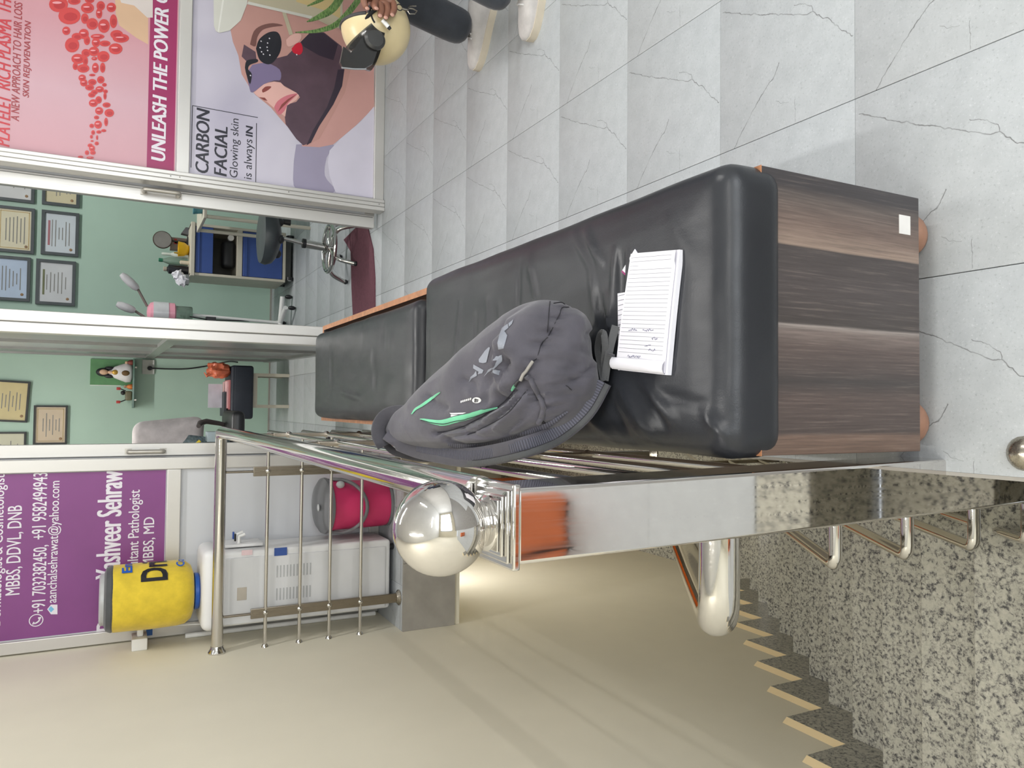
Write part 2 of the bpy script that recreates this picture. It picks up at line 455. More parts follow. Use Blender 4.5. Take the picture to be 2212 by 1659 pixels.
# ================================================================== ceiling tubes
def tube_light(x, y, along, power, label, z=2.70, L=1.15, col=(1, .98, .95)):
    t = thing('tube_light', label, 'ceiling light', (x, y, z), 'tube lights on the ceiling')
    dx, dy = (L/2, .03) if along == 'x' else (.03, L/2)
    box('light_housing', x-dx, x+dx, y-dy, y+dy, z, z+.05, M_WHITEP, t, .006)
    d = V((1, 0, 0)) if along == 'x' else V((0, 1, 0)); c = V((x, y, z-.022))
    em = mat('lamp_glow', (255, 252, 245), emit=9.)
    tube('lamp_tube', [c-d*L/2*.95, c+d*L/2*.95], .014, em, t, 10)
    for s in (-1, 1): tube('lamp_socket', [c+d*s*L/2*.95, c+d*s*L/2*.99], .018, M_WHITEP, t, 10)
    a = area('tube_light_glow', (x, y, z-.05), (0, 0, 0), L if along == 'x' else .06, .06 if along == 'x' else L, power, col)
    return t
tube_light(.9, -1.1, 'x', 20, 'ceiling tube light nearest the shopfront window')
tube_light(2.2, .9, 'y', 20, 'ceiling tube light over the open floor')
tube_light(.5, 2.6, 'x', 20, 'ceiling tube light above the bench row')
tube_light(1.6, 5.3, 'x', 34, 'ceiling tube light in the treatment room')
tube_light(-.3, 5.3, 'x', 30, 'ceiling tube light in the consulting room')
tube_light(-.57, 4.3, 'x', 7, 'added fill light under the landing over the lower stairs', -.36, .7)  # added lamp with no known fixture, brightens the lower stairwell
tube_light(-.45, .5, 'y', 22, 'ceiling tube light above the stairs')

# ================================================================== aluminium partition
PY = 3.75
pt = sempty('wall_partition')
def bar(x0, x1, z0, z1, y0=PY, y1=PY+.06, m=None): return box('frame_bar', x0, x1, y0, y1, z0, z1, m or M_ALU, pt, .003)
bar(1.05, 3.45, 0, .052); bar(1.05, 3.45, .922, .976); bar(1.05, 3.45, 2.05, 2.12)
for z0, z1, nm in ((.052, .922, 'lower_panel'), (.976, 2.05, 'upper_panel')): box(nm, 1.05, 3.45, PY+.02, PY+.035, z0, z1, M_PANEL, pt)
# door jamb right of the first opening: three ribs with grooves
for a, b, yy in ((1.0345, 1.052, PY-.019), (1.0145, 1.0335, PY-.0205), (.993, 1.0135, PY-.022)): bar(a, b, 0, 2.12, yy, PY+.055)
bar(.9935, 1.045, 0, 2.12, PY-.017, PY+.05, M_ALUD)
# centre post
bar(.338, .386, 0, 2.12, PY-.01, PY+.06); bar(.292, .335, 0, 2.12, PY-.006, PY+.06); bar(.30, .38, 0, 2.12, PY+.002, PY+.066, M_ALUD)
# left part
bar(-.293, -.24, 0, 2.12); bar(-1.036, -.985, 0, 2.12); bar(-.985, -.293, .927, .985); bar(-.985, -.293, 0, .05); bar(-.985, -.293, 2.05, 2.12)
for z0, z1, nm in ((.05, .927, 'lower_panel'), (.985, 2.05, 'upper_panel')): box(nm, -.985, -.293, PY+.02, PY+.035, z0, z1, M_PANEL, pt)
bar(-1.03, 3.45, 2.12, 2.2, PY-.01, PY+.08)
box('top_panel', WX, 3.6, PY+.02, PY+.04, 2.2, 2.75, M_PANEL, pt)
for z in (.48, .03, 1.0, .962):
    tube('rivet', [V((1.026, PY-.0205, z)), V((1.026, PY-.022, z))], .003, M_ALUD, pt, 8)
# sliding leaves
def handle(name, x, z0, z1, y, parent, dx=-.012):
    h = MB(); y0_ = y
    pts = [V((x, y, z1-.008)), *arc((x, y-.04, z1-.008), (x, y-.052, z1-.008), (x, y-.052, z1-.022), 4), *arc((x, y-.052, z0+.022), (x, y-.052, z0+.008), (x, y-.04, z0+.008), 4), V((x, y, z0+.008))]
    h.tube(pts, .0095, 10)
    for z in (z0+.008, z1-.008): h.box(x-.013, x+.013, y-.004, y, z-.014, z+.014)
    return h.build('door_handle', mat('dull_metal_handle', (186, 182, 174), .4, .6), parent, True, 40)
d1 = sempty('door_1')
DY = PY+.09
for a, b in ((.926, .992), (1.75, 1.8)): box('leaf_stile', a, b, DY, DY+.035, .02, 2.08, M_ALU, d1, .003)
box('leaf_stile_edge', .979, .983, DY-.003, DY+.01, .03, 2.08, M_ALUD, d1)
for z in (.02, 2.03): box('leaf_rail', .992, 1.75, DY, DY+.035, z, z+.05, M_ALU, d1)
box('leaf_panel', .99, 1.75, DY+.012, DY+.022, .07, 2.03, M_PANEL, d1)
handle('door_handle', .966, .95, 1.112, DY-.003, d1)
d2 = sempty('door_2')
DY2 = PY+.045
for a, b in ((-.236, -.18), (-.97, -.92)): box('leaf_stile', a, b, DY2+.03, DY2+.065, .02, 2.08, M_ALU, d2, .003)
for z in (.02, 2.03): box('leaf_rail', -.92, -.236, DY2+.03, DY2+.065, z, z+.05, M_ALU, d2)
box('leaf_panel', -.92, -.236, DY2+.045, DY2+.052, .07, 2.03, M_PANEL, d2)
handle('door_handle', -.214, .992, 1.15, DY2+.03, d2)
# partition between the two rooms, running back to the mint wall
ip = sempty('wall_inner')
M_GLASS = mat('grey_frosted_pane', (132, 134, 136), .3, var=.02)
def ibar(name, y0, y1, z0, z1, d0, d1, m_):
    """piece of the slightly skewed inner partition: d0..d1 is its offset to the right of the left face"""
    f = lambda y: .302+(y-3.85)*.0235
    v = [V((f(y)+d, y, z)) for y in (y0, y1) for d in (d0, d1) for z in (z0, z1)]
    return mesh(name, v, [(0, 1, 3, 2), (4, 6, 7, 5), (0, 4, 5, 1), (2, 3, 7, 6), (0, 2, 6, 4), (1, 5, 7, 3)], m_, ip)
for y in (3.85, 4.85, 5.9, 6.84): ibar('frame_bar', y, y+.045, 0, 2.75, 0, .045, M_ALU2)
for z in (0, .93, 2.1): ibar('frame_bar', 3.85, 6.88, z, z+.06, -.004, .049, M_ALU2)
for a, b in ((3.895, 4.85), (4.895, 5.9), (5.945, 6.84)):
    for z0, z1 in ((.06, .93), (.99, 2.1)): ibar('pane', a, b, z0, z1, .016, .028, M_GLASS)
ibar('upper_board', 3.85, 6.88, 2.16, 2.75, .015, .03, M_PANEL)
# ================================================================== stainless railing
rl = thing('stair_railing', 'polished stainless steel railing with ball-topped square newel post around the stairs', 'railing', (-.14, .8, 0))
RX, RYF, RZT = -.104, 3.43, .798
NX0, NX1, NY0, NY1, NZ = -.1815, -.0935, .775, .863, .788
# newel: slightly leaning square post
lean = Matrix.Translation((0, 0, 0))
lean = Matrix(((1, 0, -.0195, .0195*NZ), (0, 1, 0, 0), (0, 0, 1, 0), (0, 0, 0, 1)))
nw = MB().rbox(NX0, NX1, NY0, NY1, -.38, NZ, .005, 3, lean).build('newel_post', M_MIRROR, rl, True, 40, True)
cx, cy = (NX0+NX1)/2, (NY0+NY1)/2; hw = (NX1-NX0)/2
cap = MB()
for d, z0, z1 in ((.0055, NZ-.002, NZ+.008), (-.002, NZ+.008, NZ+.012), (-.009, NZ+.012, NZ+.016), (-.014, NZ+.016, NZ+.019)):
    cap.rbox(cx-hw-d, cx+hw+d, cy-hw-d, cy+hw+d, z0, z1, .003, 2)
cap.build('stepped_cap', M_STEEL, nw, True, 40, True)
MB().lathe([(.032, NZ+.018), (.033, NZ+.021), (.030, NZ+.024), (.027, NZ+.025), (.029, NZ+.028), (.026, NZ+.031), (.024, NZ+.034), (.024, NZ+.042)], 32, (cx, cy, 0)).build('ball_collar', M_STEEL, nw, True, 30)
MB().sphere((cx-.002, cy, NZ+.0765), .0548, 48, 28).build('ball_finial', M_MIRROR, nw, True, 80)
MB().rbox(cx-.062+.022, cx+.062+.022, cy-.062, cy+.062, -.385, -.374, .003, 1).build('base_plate', M_BRUSH, nw, True, 40)
# top rail: newel -> far corner -> wall
tube('top_rail', [V((RX-.006, NY1+.006, RZT-.006)), V((RX-.006, NY1+.06, RZT-.005)), V((RX-.005, NY1+.2, RZT-.003)), V((RX-.012, RYF-.06, RZT))] + arc((RX-.014, RYF-.03, RZT), (RX-.016, RYF, RZT), (RX-.045, RYF, RZT), 6) + [V((-.7, RYF, RZT)), V((WX+.012, RYF, RZT))], .0238, M_STEEL, rl, 28)
MB().lathe([(.036, 0), (.036, .006), (.028, .018), (.025, .03)], 20, (WX, RYF, RZT), Matrix.Rotation(pi/2, 4, 'Y')).build('wall_flange', M_STEEL, rl, True, 30)
MZ = (.604, .459, .328, .186)
for z in MZ:
    r = tube('mid_rail', [V((RX-.004, NY1-.005, z)), V((RX-.012, RYF-.03, z))] + arc((RX-.012, RYF-.015, z), (RX-.012, RYF, z), (RX-.03, RYF, z), 4) + [V((WX, RYF, z))], .0078, M_STEEL, rl, 12)
    MB().lathe([(.015, 0), (.013, .006), (.009, .012)], 14, (WX, RYF, z), Matrix.Rotation(pi/2, 4, 'Y')).build('rail_flange', M_STEEL, r, True, 30)
M_BARS = brushed('satin_flat_bar', (150, 142, 130), .3)
def flat_post(x, y, alongx, full=True):
    w, t = .021, .007
    dx, dy = (w, t) if alongx else (t, w)
    p = box('flat_post', x-dx, x+dx, y-dy, y+dy, 0, .665, M_BARS, rl, .002)
    tube('post_pin', [V((x, y, .66)), V((x, y, RZT-.02))], .0055, M_BARS, p, 10)
    MB().lathe([(.036, 0), (.036, .004), (.026, .012), (.022, .016)], 18, (x, y, 0)).build('floor_flange', M_BRUSH, p, True, 30)
    for z in MZ:
        MB().sphere((x, y, z), .0135, 12, 8).build('collar', M_STEEL, p, True, 80)
for x in (-.895, -.287): flat_post(x, RYF, True)
for y in (3.0, 2.28, 1.55): flat_post(RX-.01, y, False)
MB().lathe([(.0001, .016), (.012, .0145), (.022, .007), (.026, 0)], 18, (-.062, .655, 0)).build('floor_flange', M_BRUSH, rl, True, 40)
# stair handrail and its four rails: come out of the newel's left face, turn and run down with the stairs
sl = V((0, RY, -RZ)).normalized()
yc = cy+.004
def stair_rail(name, z, xe, r, m, L=3.3):
    a = V((NX0+.01, yc, z)); e = V((xe, yc, z))
    pts = [a, e+V((r*1.6, 0, 0))] + arc(e+V((r*1.6, 0, 0)), e, e+sl*(r*1.8), 5)[1:] + [e+sl*.3, e+sl*L]
    return tube(name, pts, r, m, rl, 20)
stair_rail('stair_handrail', .440, -.302, .0285, M_STEEL)
for z in (.203, .030, -.152, -.315): stair_rail('stair_rail', z, -.240, .0102, M_STEEL)
for yy in (1.6, 2.6):
    zt = .447-(yy-yc)*RZ/RY
    box('flat_post', -.245, -.231, yy-.02, yy+.02, zt-.95, zt-.04, M_BARS, rl, .002)

# ================================================================== benches
M_EDGE = mat('orange_brown_raw_wood_edge', (178, 124, 88), .5, var=.12, vscale=40)
M_SIDE = mat('dark_brown_laminate', (92, 78, 72), .45, var=.1, vscale=20)
def cushion(name, x0, x1, y0, y1, z0, z1, r, parent, ridges, seg, seed):
    h = V(((x1-x0)/2, (y1-y0)/2, (z1-z0)/2)); c = V(((x0+x1)/2, (y0+y1)/2, (z0+z1)/2))
    vs, fs = rounded(h, r, 5, seg)
    out = []
    for v in vs:
        p = v+c
        ex = 1-abs(v.x)/h.x; ey = 1-abs(v.y)/h.y
        d = .006*min(1, min(ex*3, ey*8))          # crown
        d += .0022*(noise.noise(V((p.x*7+seed, p.y*4, 0)))+.5*noise.noise(V((p.x*19, p.y*9+seed, 3))))
        if v.z > 0:
            for a, b, wd, amp in ridges:
                ab = b-a; t = max(0, min(1, (p-a).to_2d().dot(ab.to_2d())/ab.to_2d().length_squared))
                q = a+ab*t; dist = (p-q).to_2d().length
                d += 1.4*amp*math.exp(-(dist/wd)**2)*math.sin(pi*min(1, max(.08, t)))**.5
            p.z += d
        else: p.z += 0
        p.x += .0025*noise.noise(V((p.y*6, p.z*20, seed)))
        out.append(p)
    return mesh(name, out, fs, M_LEATHER, parent, True, 60)
def bench(label, y0, y1, rim, zt, ridges, seg, seed, inset, x0=-.065, x1=.345):
    t = thing('waiting_bench', label, 'bench', ((x0+x1)/2, (y0+y1)/2, 0), 'upholstered waiting benches')
    th = .018
    box('end_panel', x0, x1, y0, y0+th, .05, rim, M_LAM, t, .0012)
    box('end_panel', x0, x1, y1-th, y1, .05, rim, M_LAM, t, .0012)
    box('side_panel', x0, x0+th, y0+th, y1-th, .05, rim, M_SIDE, t)
    box('side_panel', x1-th, x1, y0+th, y1-th, .05, rim, M_SIDE, t)
    box('base_board', x0+th, x1-th, y0+th, y1-th, .05, .068, M_EDGE, t)
    box('seat_board', x0+th, x1-th, y0+th, y1-th, rim-.06, rim-.045, M_EDGE, t)
    e = MB().box(x0-.0004, x1+.0004, y0-.0004, y0+th, rim, rim+.0012).box(x0-.0004, x1+.0004, y1-th, y1, rim, rim+.0012)
    e.box(x0-.0004, x0+th, y0+th, y1-th, rim, rim+.0012).box(x1-th, x1+.0004, y0+th, y1-th, rim, rim+.0012)
    e.build('top_edging', M_EDGE, t)
    for x in (x0+.045, x1-.052):
        for y in (y0+.045, y1-.045):
            MB().lathe([(.012, 0), (.03, .004), (.038, .018), (.038, .032), (.028, .046), (.02, .052)], 20, (x, y, 0)).build('bun_foot', mat('orange_brown_turned_wood', (150, 112, 92), .45, var=.1, vscale=30), t, True, 50)
    cushion('seat_cushion', x0+inset[0], x1-inset[1], y0+inset[2], y1-inset[3], inset[4], zt, .035, t, ridges, seg, seed)
    return t
def rd(px0, px1, wd, amp, z=.46): return (at(*px0, 'z', z), at(*px1, 'z', z), wd, amp)
rg = [rd((1268, 498), (1312, 585), .006, .005), (rd((1240, 500), (1290, 590), .006, .003)), rd((1338, 545), (1330, 720), .007, .004), rd((1352, 540), (1346, 720), .006, -.004),
      rd((1365, 545), (1368, 640), .005, .003), rd((1300, 640), (1336, 800), .007, -.005), rd((1318, 640), (1345, 790), .006, .005), rd((1285, 600), (1300, 700), .008, .004),
      rd((1345, 830), (1420, 960), .008, .006), rd((1375, 825), (1450, 930), .006, -.005), rd((1400, 830), (1470, 920), .007, .005), rd((1320, 850), (1370, 965), .007, -.004),
      rd((1350, 870), (1400, 960), .006, .004), rd((1420, 850), (1540, 880), .007, -.003), rd((1530, 890), (1568, 950), .006, .006), rd((1250, 860), (1330, 960), .01, .004),
      rd((1060, 650), (1065, 790), .007, .004), rd((1035, 680), (1030, 800), .006, -.003), rd((1085, 660), (1095, 760), .006, .003), rd((1000, 660), (985, 800), .007, .003),
      rd((1150, 560), (1170, 660), .01, .003), rd((1130, 570), (1125, 690), .008, -.003), rd((1455, 480), (1500, 560), .012, .002)]
bench('black cushioned bench with the grey backpack lying on it', .785, 1.955, .397, .462, rg, (44, 110, 2), 1., (-.004, -.004, -.008, .012, .352))
rg2 = [rd((840, 690), (838, 760), .008, -.004, .43), rd((815, 740), (822, 850), .007, -.004, .43), rd((795, 690), (792, 770), .008, .004, .43), rd((750, 850), (790, 860), .008, .004, .43), rd((725, 750), (722, 860), .008, -.003, .43), rd((855, 720), (858, 800), .006, .003, .43)]
bench('black cushioned bench standing farther back before the doorways', 2.02, 3.33, .40, .440, rg2, (30, 60, 2), 5., (.012, .034, .028, .022, .35))
# paper sticker on the end panel
a = at(1943, 463, 'y', .784); b = at(1967, 508, 'y', .784)
tag(MB().box(b.x, a.x, .7842, .785, b.z, a.z).build('price_sticker', mat('white_paper', (226, 224, 222), .7)), 'small blank white sticker on the striped end of the near bench', 'sticker')

# ================================================================== notepad and papers on the bench
M_PAPER = mat('white_paper_sheet', (233, 232, 240), .75, var=.01)
M_LINE = mat('grey_ruled_ink', (118, 118, 128), .8); M_INK = mat('blue_pen_ink', (96, 96, 128), .8); M_MAG = mat('magenta_print', (150, 50, 110), .6)
zn = .4735
A = at(1467, 541, 'z', zn); B = at(1367, 549, 'z', zn); Cc = at(1334, 795, 'z', zn); D = at(1440, 806, 'z', zn)
A.z = B.z = Cc.z = D.z = 0
def pad(u, v, z=0.): return (A*(1-u)*(1-v)+D*u*(1-v)+B*(1-u)*v+Cc*u*v)+V((0, 0, z))     # u: right end -> left end, v: near -> far
npd = thing('notepad', 'ruled white notepad with pen notes lying on the black bench', 'notepad', pad(.5, .5, .468))
def grid(fn, nu, nv, t):
    vs = []; fs = []
    for i in range(nu+1):
        for j in range(nv+1): vs.append(fn(i/nu, j/nv))
    n = len(vs); vs += [v-V((0, 0, t)) for v in vs]; w2 = nv+1
    for i in range(nu):
        for j in range(nv):
            a = i*w2+j; fs += [(a, a+1, a+w2+1, a+w2), (n+a, n+a+w2, n+a+w2+1, n+a+1)]
    for i in range(nu):
        for j in (0, nv): a = i*w2+j; fs.append((a, a+w2, n+a+w2, n+a))
    for j in range(nv):
        for i in (0, nu): a = i*w2+j; fs.append((a, a+1, n+a+1, n+a))
    return vs, fs
zt = lambda u, v: .4775+.0015*math.sin(3*u)+(.003*(1-v) if u < .1 else 0)
vs, fs = grid(lambda u, v: pad(u, v, zt(u, v)), 24, 6, .0008); mesh('top_page', vs, fs, M_PAPER, npd, True, 40)
vs, fs = grid(lambda u, v: pad(u*1.02-.005, v*1.0-.035, .4755+.001*math.sin(3*u)), 10, 3, .008); mesh('page_block', vs, fs, M_PAPER, npd, True, 40)
# rolled flap at the left end
fl = MB(); p0, p1 = pad(1.0, .0), pad(1.0, 1.08); dl = (pad(1, .5)-pad(.9, .5)).normalized()
prof = [(-.017, .008), (-.012, .0105), (-.006, .0105), (-.001, .008), (.002, .004), (.001, -.001), (-.005, -.003), (-.014, -.004)]
for off, zz in prof: pass
vs = []; fs = []
for i, (off, zz) in enumerate(prof):
    for q in (p0, p1): vs += [q+dl*off+V((0, 0, .473+zz)), q+dl*(off-.0006)+V((0, 0, .473+zz-.0008))]
for i in range(len(prof)-1):
    a = i*4; b = a+4
    fs += [(a, a+2, b+2, b), (a+1, b+1, b+3, a+3)]
mesh('rolled_page', vs, fs, M_PAPER, npd, True, 60)
ln = MB()
for i in range(24):
    u = .035+i*.0355; wv = .0012
    q = [pad(u, .06, zt(u, .06)+.0004), pad(u, .97, zt(u, .97)+.0004), pad(u+wv*2.2, .97, zt(u, .97)+.0004), pad(u+wv*2.2, .06, zt(u, .06)+.0004)]
    ln.add(q, [(0, 1, 2, 3)])
ln.build('ruled_lines', M_LINE, npd)
ik = MB(); rr = random.Random(3)
def scrib(u0, v0, v1, hh, n):
    pts = [pad(u0+rr.uniform(-hh, hh), v0+(v1-v0)*i/n, .479) for i in range(n+1)]
    ik.tube([p+V((0, 0, .0006)) for p in pts], .00035, 4)
for a in ((.655, .28, .5, .012, 16), (.655, .62, .8, .012, 14), (.72, .18, .3, .014, 10), (.78, .3, .42, .012, 10), (.815, .2, .34, .014, 9), (.885, .48, .75, .012, 22)): scrib(*a)
bx = [(.905, .53), (.905, .74), (.935, .74), (.935, .53), (.905, .53)]
ik.tube([pad(u, v, .4796) for u, v in bx], .0004, 4); scrib(.92, .56, .72, .01, 14)
ik.build('pen_notes', M_INK, npd)
def sheet(name, pts, z, label, cat, t=.0009):
    q = [at(px, py, 'z', z) for px, py in pts]
    n = len(q); vs = q+[v-V((0, 0, t)) for v in q]
    o = mesh(name, vs, [tuple(range(n)), tuple(range(n, 2*n))[::-1]]+[(i, (i+1) % n, n+(i+1) % n, n+i) for i in range(n)], M_PAPER)
    if label: tag(o, label, cat)
    return o
cd = sheet('appointment_card', [(1371, 538), (1398, 580), (1372, 610), (1344, 584)], .4695, 'white card with a magenta edge slipped under the notepad corner', 'card', .003)
q = [at(1344, 584, 'z', .4698), at(1342, 587, 'z', .4698), at(1369, 613, 'z', .4698), at(1372, 610, 'z', .4698)]
mesh('printed_edge', q+[v-V((0, 0, .003)) for v in q], [(0, 1, 2, 3), (7, 6, 5, 4), (0, 4, 5, 1), (1, 5, 6, 2), (2, 6, 7, 3), (3, 7, 4, 0)], M_MAG, cd)
sh = sheet('loose_page', [(1334, 634), (1352, 631), (1352, 780), (1336, 800)], .4690, 'narrow ruled loose page sticking out under the notepad', 'paper', .0015)
ln = MB()
for i in range(14):
    y = 640+i*10.5; a, b = at(1335, y, 'z', .4694), at(1350, y-4, 'z', .4694); d = V((.0008, .0003, 0))
    ln.add([a, b, b+d, a+d], [(0, 1, 2, 3)])
ln.build('ruled_lines', M_LINE, sh)
# ================================================================== backpack
def project(p):
    d = p-CAM; z = d.dot(AF)
    return (1106+FPX*d.dot(AD)/z, 829.5-FPX*d.dot(AR)/z)
def fabric(name, rgb, weave=900, strength=.25):
    k = N(name); o = k.coord('Object'); c = srgb(*rgb)
    f = k.noise(o, weave, 1); g = k.noise(o, 18, 4, .6)
    k.set(k.ramp(g, [(.3, tuple(x*.86 for x in c[:3])+(1,)), (.7, tuple(x*1.12 for x in c[:3])+(1,))]), .78, 0, .3)
    k.b.inputs['Sheen Weight'].default_value = .25
    b1 = k.bump(f, strength, .0012); b2 = k.n('ShaderNodeBump'); b2.inputs['Strength'].default_value = .25; b2.inputs['Distance'].default_value = .006
    k.link(g, b2.inputs['Height']); k.link(b2.outputs[0], b1.inputs['Normal']); return k.m
def ribbed(name, rgb, scale=72):
    k = N(name); c = srgb(*rgb)
    wv = k.n('ShaderNodeTexWave', wave_type='BANDS', bands_direction='X'); k.link(k.coord('UV'), wv.inputs[0]); wv.inputs['Scale'].default_value = scale
    k.set(k.mix(wv.outputs[1], tuple(x*.5 for x in c[:3])+(1,), c), .7, 0, .3); k.bump(wv.outputs[1], .5, .002); return k.m
M_BAG = fabric('grey_polyester', (80, 78, 86)); M_BAGD = fabric('dark_grey_polyester', (62, 61, 67)); M_SEAM = mat('dark_seam', (40, 39, 44), .8)
M_WEB = fabric('grey_webbing', (78, 79, 81), 500, .35); M_RIB = ribbed('ribbed_strap', (98, 98, 110)); M_GREEN = fabric('mint_green_zip_tape', (112, 192, 152), 600, .2)
M_PRINT = mat('grey_blue_print', (134, 138, 148), .5); M_PRW = mat('white_print', (224, 224, 224), .6)
secs = [((1194, 740), (1208, 845), .508, .020), ((1193, 708), (1208, 872), .518, .045), ((1188, 676), (1202, 900), .532, .064), ((1168, 650), (1190, 932), .553, .084), ((1110, 681), (1132, 962), .575, .094),
        ((1050, 731), (1052, 974), .605, .088), ((985, 796), (972, 975), .635, .074), ((925, 856), (903, 966), .66, .058), ((882, 893), (856, 955), .682, .042), ((850, 908), (834, 946), .70, .028), ((838, 917), (828, 938), .708, .010)]
def sec_interp(t):
    n = len(secs)-1; s = t*n; i = min(int(s), n-1); f = s-i
    def cr(g):
        a, b, c, d = g(secs[max(i-1, 0)]), g(secs[i]), g(secs[i+1]), g(secs[min(i+2, n)])
        return .5*(2*b+(c-a)*f+(2*a-5*b+4*c-d)*f*f+(3*b-a-3*c+d)*f**3)
    return [cr(g) for g in (lambda q: q[0][0], lambda q: q[0][1], lambda q: q[1][0], lambda q: q[1][1], lambda q: q[2], lambda q: q[3])]
def on_depth(px, py, depth): return CAM+ray(px, py)*depth
NS, NR = 210, 190
cent = []
for i in range(NS+1):
    a, b, c, d, z, h = sec_interp(i/NS); m_ = ((a+c)/2, (b+d)/2)
    p = at(*m_, 'z', z); dep = (p-CAM).dot(AF)
    cent.append((p, on_depth(a, b, dep), on_depth(c, d, dep), h, dep))
creases = [  # (polyline px, width px, depth m)
    ([(1228, 664), (1214, 665), (1207, 682), (1186, 724), (1170, 742), (1160, 772), (1147, 786), (1139, 803)], 5, -.006),
    ([(1188, 652), (1184, 696), (1182, 718)], 5, -.005), ([(1196, 655), (1212, 654), (1220, 658)], 3, -.004),
    ([(1085, 860), (1085, 830), (1092, 800), (1108, 780)], 7, -.010), ([(1100, 730), (1120, 760), (1135, 790)], 14, .006),
    ([(1090, 740), (1083, 790), (1084, 840)], 12, .008),
    ([(1110, 840), (1085, 868), (1040, 898), (990, 922), (940, 935)], 6, -.010), ([(1140, 840), (1105, 880), (1060, 915), (1010, 938), (960, 945)], 5, -.007),
    ([(1125, 850), (1095, 880), (1050, 905)], 7, .006), ([(1150, 850), (1120, 885), (1080, 925)], 6, .005), ([(1165, 850), (1130, 905), (1095, 935)], 6, -.006),
    ([(1238, 690), (1232, 740), (1222, 775), (1200, 810), (1180, 850)], 10, .006), ([(1225, 770), (1195, 820), (1183, 860)], 5, -.006), ([(1218, 800), (1200, 840), (1190, 880)], 5, -.005),
    ([(1262, 720), (1250, 760), (1225, 830)], 6, -.006), ([(1272, 795), (1250, 815), (1230, 830)], 4, -.005), ([(1240, 820), (1238, 850)], 4, -.004), ([(1150, 800), (1163, 795), (1172, 780)], 6, -.004),
    ([(1155, 815), (1175, 800), (1190, 770)], 5, -.004), ([(1172, 850), (1200, 830)], 4, -.004), ([(1178, 880), (1205, 875)], 4, -.004), ([(1180, 900), (1200, 900)], 4, -.003),
    ([(925, 858), (935, 870), (960, 880)], 8, -.006), ([(1000, 822), (1020, 830), (1030, 845)], 8, -.005), ([(1060, 815), (1050, 850), (1045, 870)], 10, -.005), ([(1020, 850), (1060, 840)], 14, .004),
    ([(985, 925), (1050, 945), (1110, 940)], 5, -.004), ([(960, 950), (1040, 962), (1100, 950), (1150, 920)], 4, -.004), ([(1150, 690), (1130, 720), (1110, 745)], 16, .005), ([(1200, 690), (1210, 720), (1200, 760)], 14, .005)]
panels = [  # (outline px, edge px, height m): sewn-on pockets standing proud of the bag
    ([(1085, 866), (1079, 820), (1082, 770), (1090, 725), (1100, 690), (1190, 630), (1228, 662), (1207, 682), (1186, 724), (1168, 744), (1160, 772), (1147, 786), (1139, 805), (1118, 832), (1100, 850)], 5, .013),
    ([(1228, 660), (1275, 690), (1262, 760), (1232, 826), (1186, 905), (1168, 912), (1174, 880), (1166, 850), (1152, 826), (1138, 812), (1147, 790), (1162, 774), (1170, 748), (1188, 726), (1209, 684)], 4, .010),
    ([(1258, 765), (1300, 790), (1300, 880), (1240, 850), (1226, 832)], 4, .006),
    ([(1138, 835), (1110, 868), (1060, 905), (1010, 928), (960, 940), (1010, 960), (1100, 945), (1160, 915), (1168, 880)], 5, .008)]
def inpoly(px, py, pl):
    ins = False; best = 1e9; n = len(pl)
    for i in range(n):
        (x0, y0), (x1, y1) = pl[i], pl[(i+1) % n]; dx, dy = x1-x0, y1-y0
        t = max(0, min(1, ((px-x0)*dx+(py-y0)*dy)/(dx*dx+dy*dy))); best = min(best, math.hypot(px-x0-dx*t, py-y0-dy*t))
        if (y0 > py) != (y1 > py) and px < x0+(py-y0)*dx/dy: ins = not ins
    return best if ins else -best
def crease(px, py):
    pz_ = 0
    for pl, ed, hh in panels:
        d = inpoly(px, py, pl); t = max(0, min(1, .5+d/(2*ed))); pz_ += hh*t*t*(3-2*t)+(hh*.5*(1-math.exp(-max(0, d)/25)))
    return crease0(px, py)*1.7+pz_
def crease0(px, py):
    tot = 0
    for pl, wd, dp in creases:
        best = 1e9
        for (x0, y0), (x1, y1) in zip(pl, pl[1:]):
            dx, dy = x1-x0, y1-y0; t = max(0, min(1, ((px-x0)*dx+(py-y0)*dy)/(dx*dx+dy*dy)))
            best = min(best, math.hypot(px-x0-dx*t, py-y0-dy*t))
        if best < 3*wd: tot += dp*math.exp(-(best/wd)**2)
    return tot
vs = []; fs = []
for i in range(NS+1):
    p, u, l, h, dep = cent[i]
    tg = (cent[min(i+1, NS)][0]-cent[max(i-1, 0)][0]).normalized(); L = (u-l)/2; D = tg.cross(L).normalized()
    if D.dot(AF) < 0: D = -D
    for k in range(NR):
        a = 2*pi*k/NR; ca, sa = math.cos(a), math.sin(a); e = 2/2.5
        cx_ = math.copysign(abs(ca)**e, ca); sx_ = math.copysign(abs(sa)**e, sa)
        q = p+L*cx_+D*(h*sx_)
        q += D*((.006*noise.noise(q*14)+.0045*(abs(noise.noise(V((q.x*26, q.y*13, q.z*26))))-.2))*min(1, h/.05))
        if sa < .15:
            cr_ = crease(*project(q)); q -= D*(cr_*max(0, min(1, .3-sa)))
        if q.z < .4715:
            q.z = .4715-.0*(q.z)
        vs.append(q)
for i in range(NS):
    for k in range(NR): fs.append((i*NR+k, i*NR+(k+1) % NR, (i+1)*NR+(k+1) % NR, (i+1)*NR+k))
fs += [tuple(range(NR))[::-1], tuple(NS*NR+k for k in range(NR))]
bag = thing('backpack', 'grey school backpack with mint green zip leaning on the railing', 'backpack', (.05, 1.2, .47))
body = mesh('bag_body', vs, fs, M_BAG, bag, True, 75)
bvh = BVHTree.FromPolygons([tuple(v) for v in vs], fs)
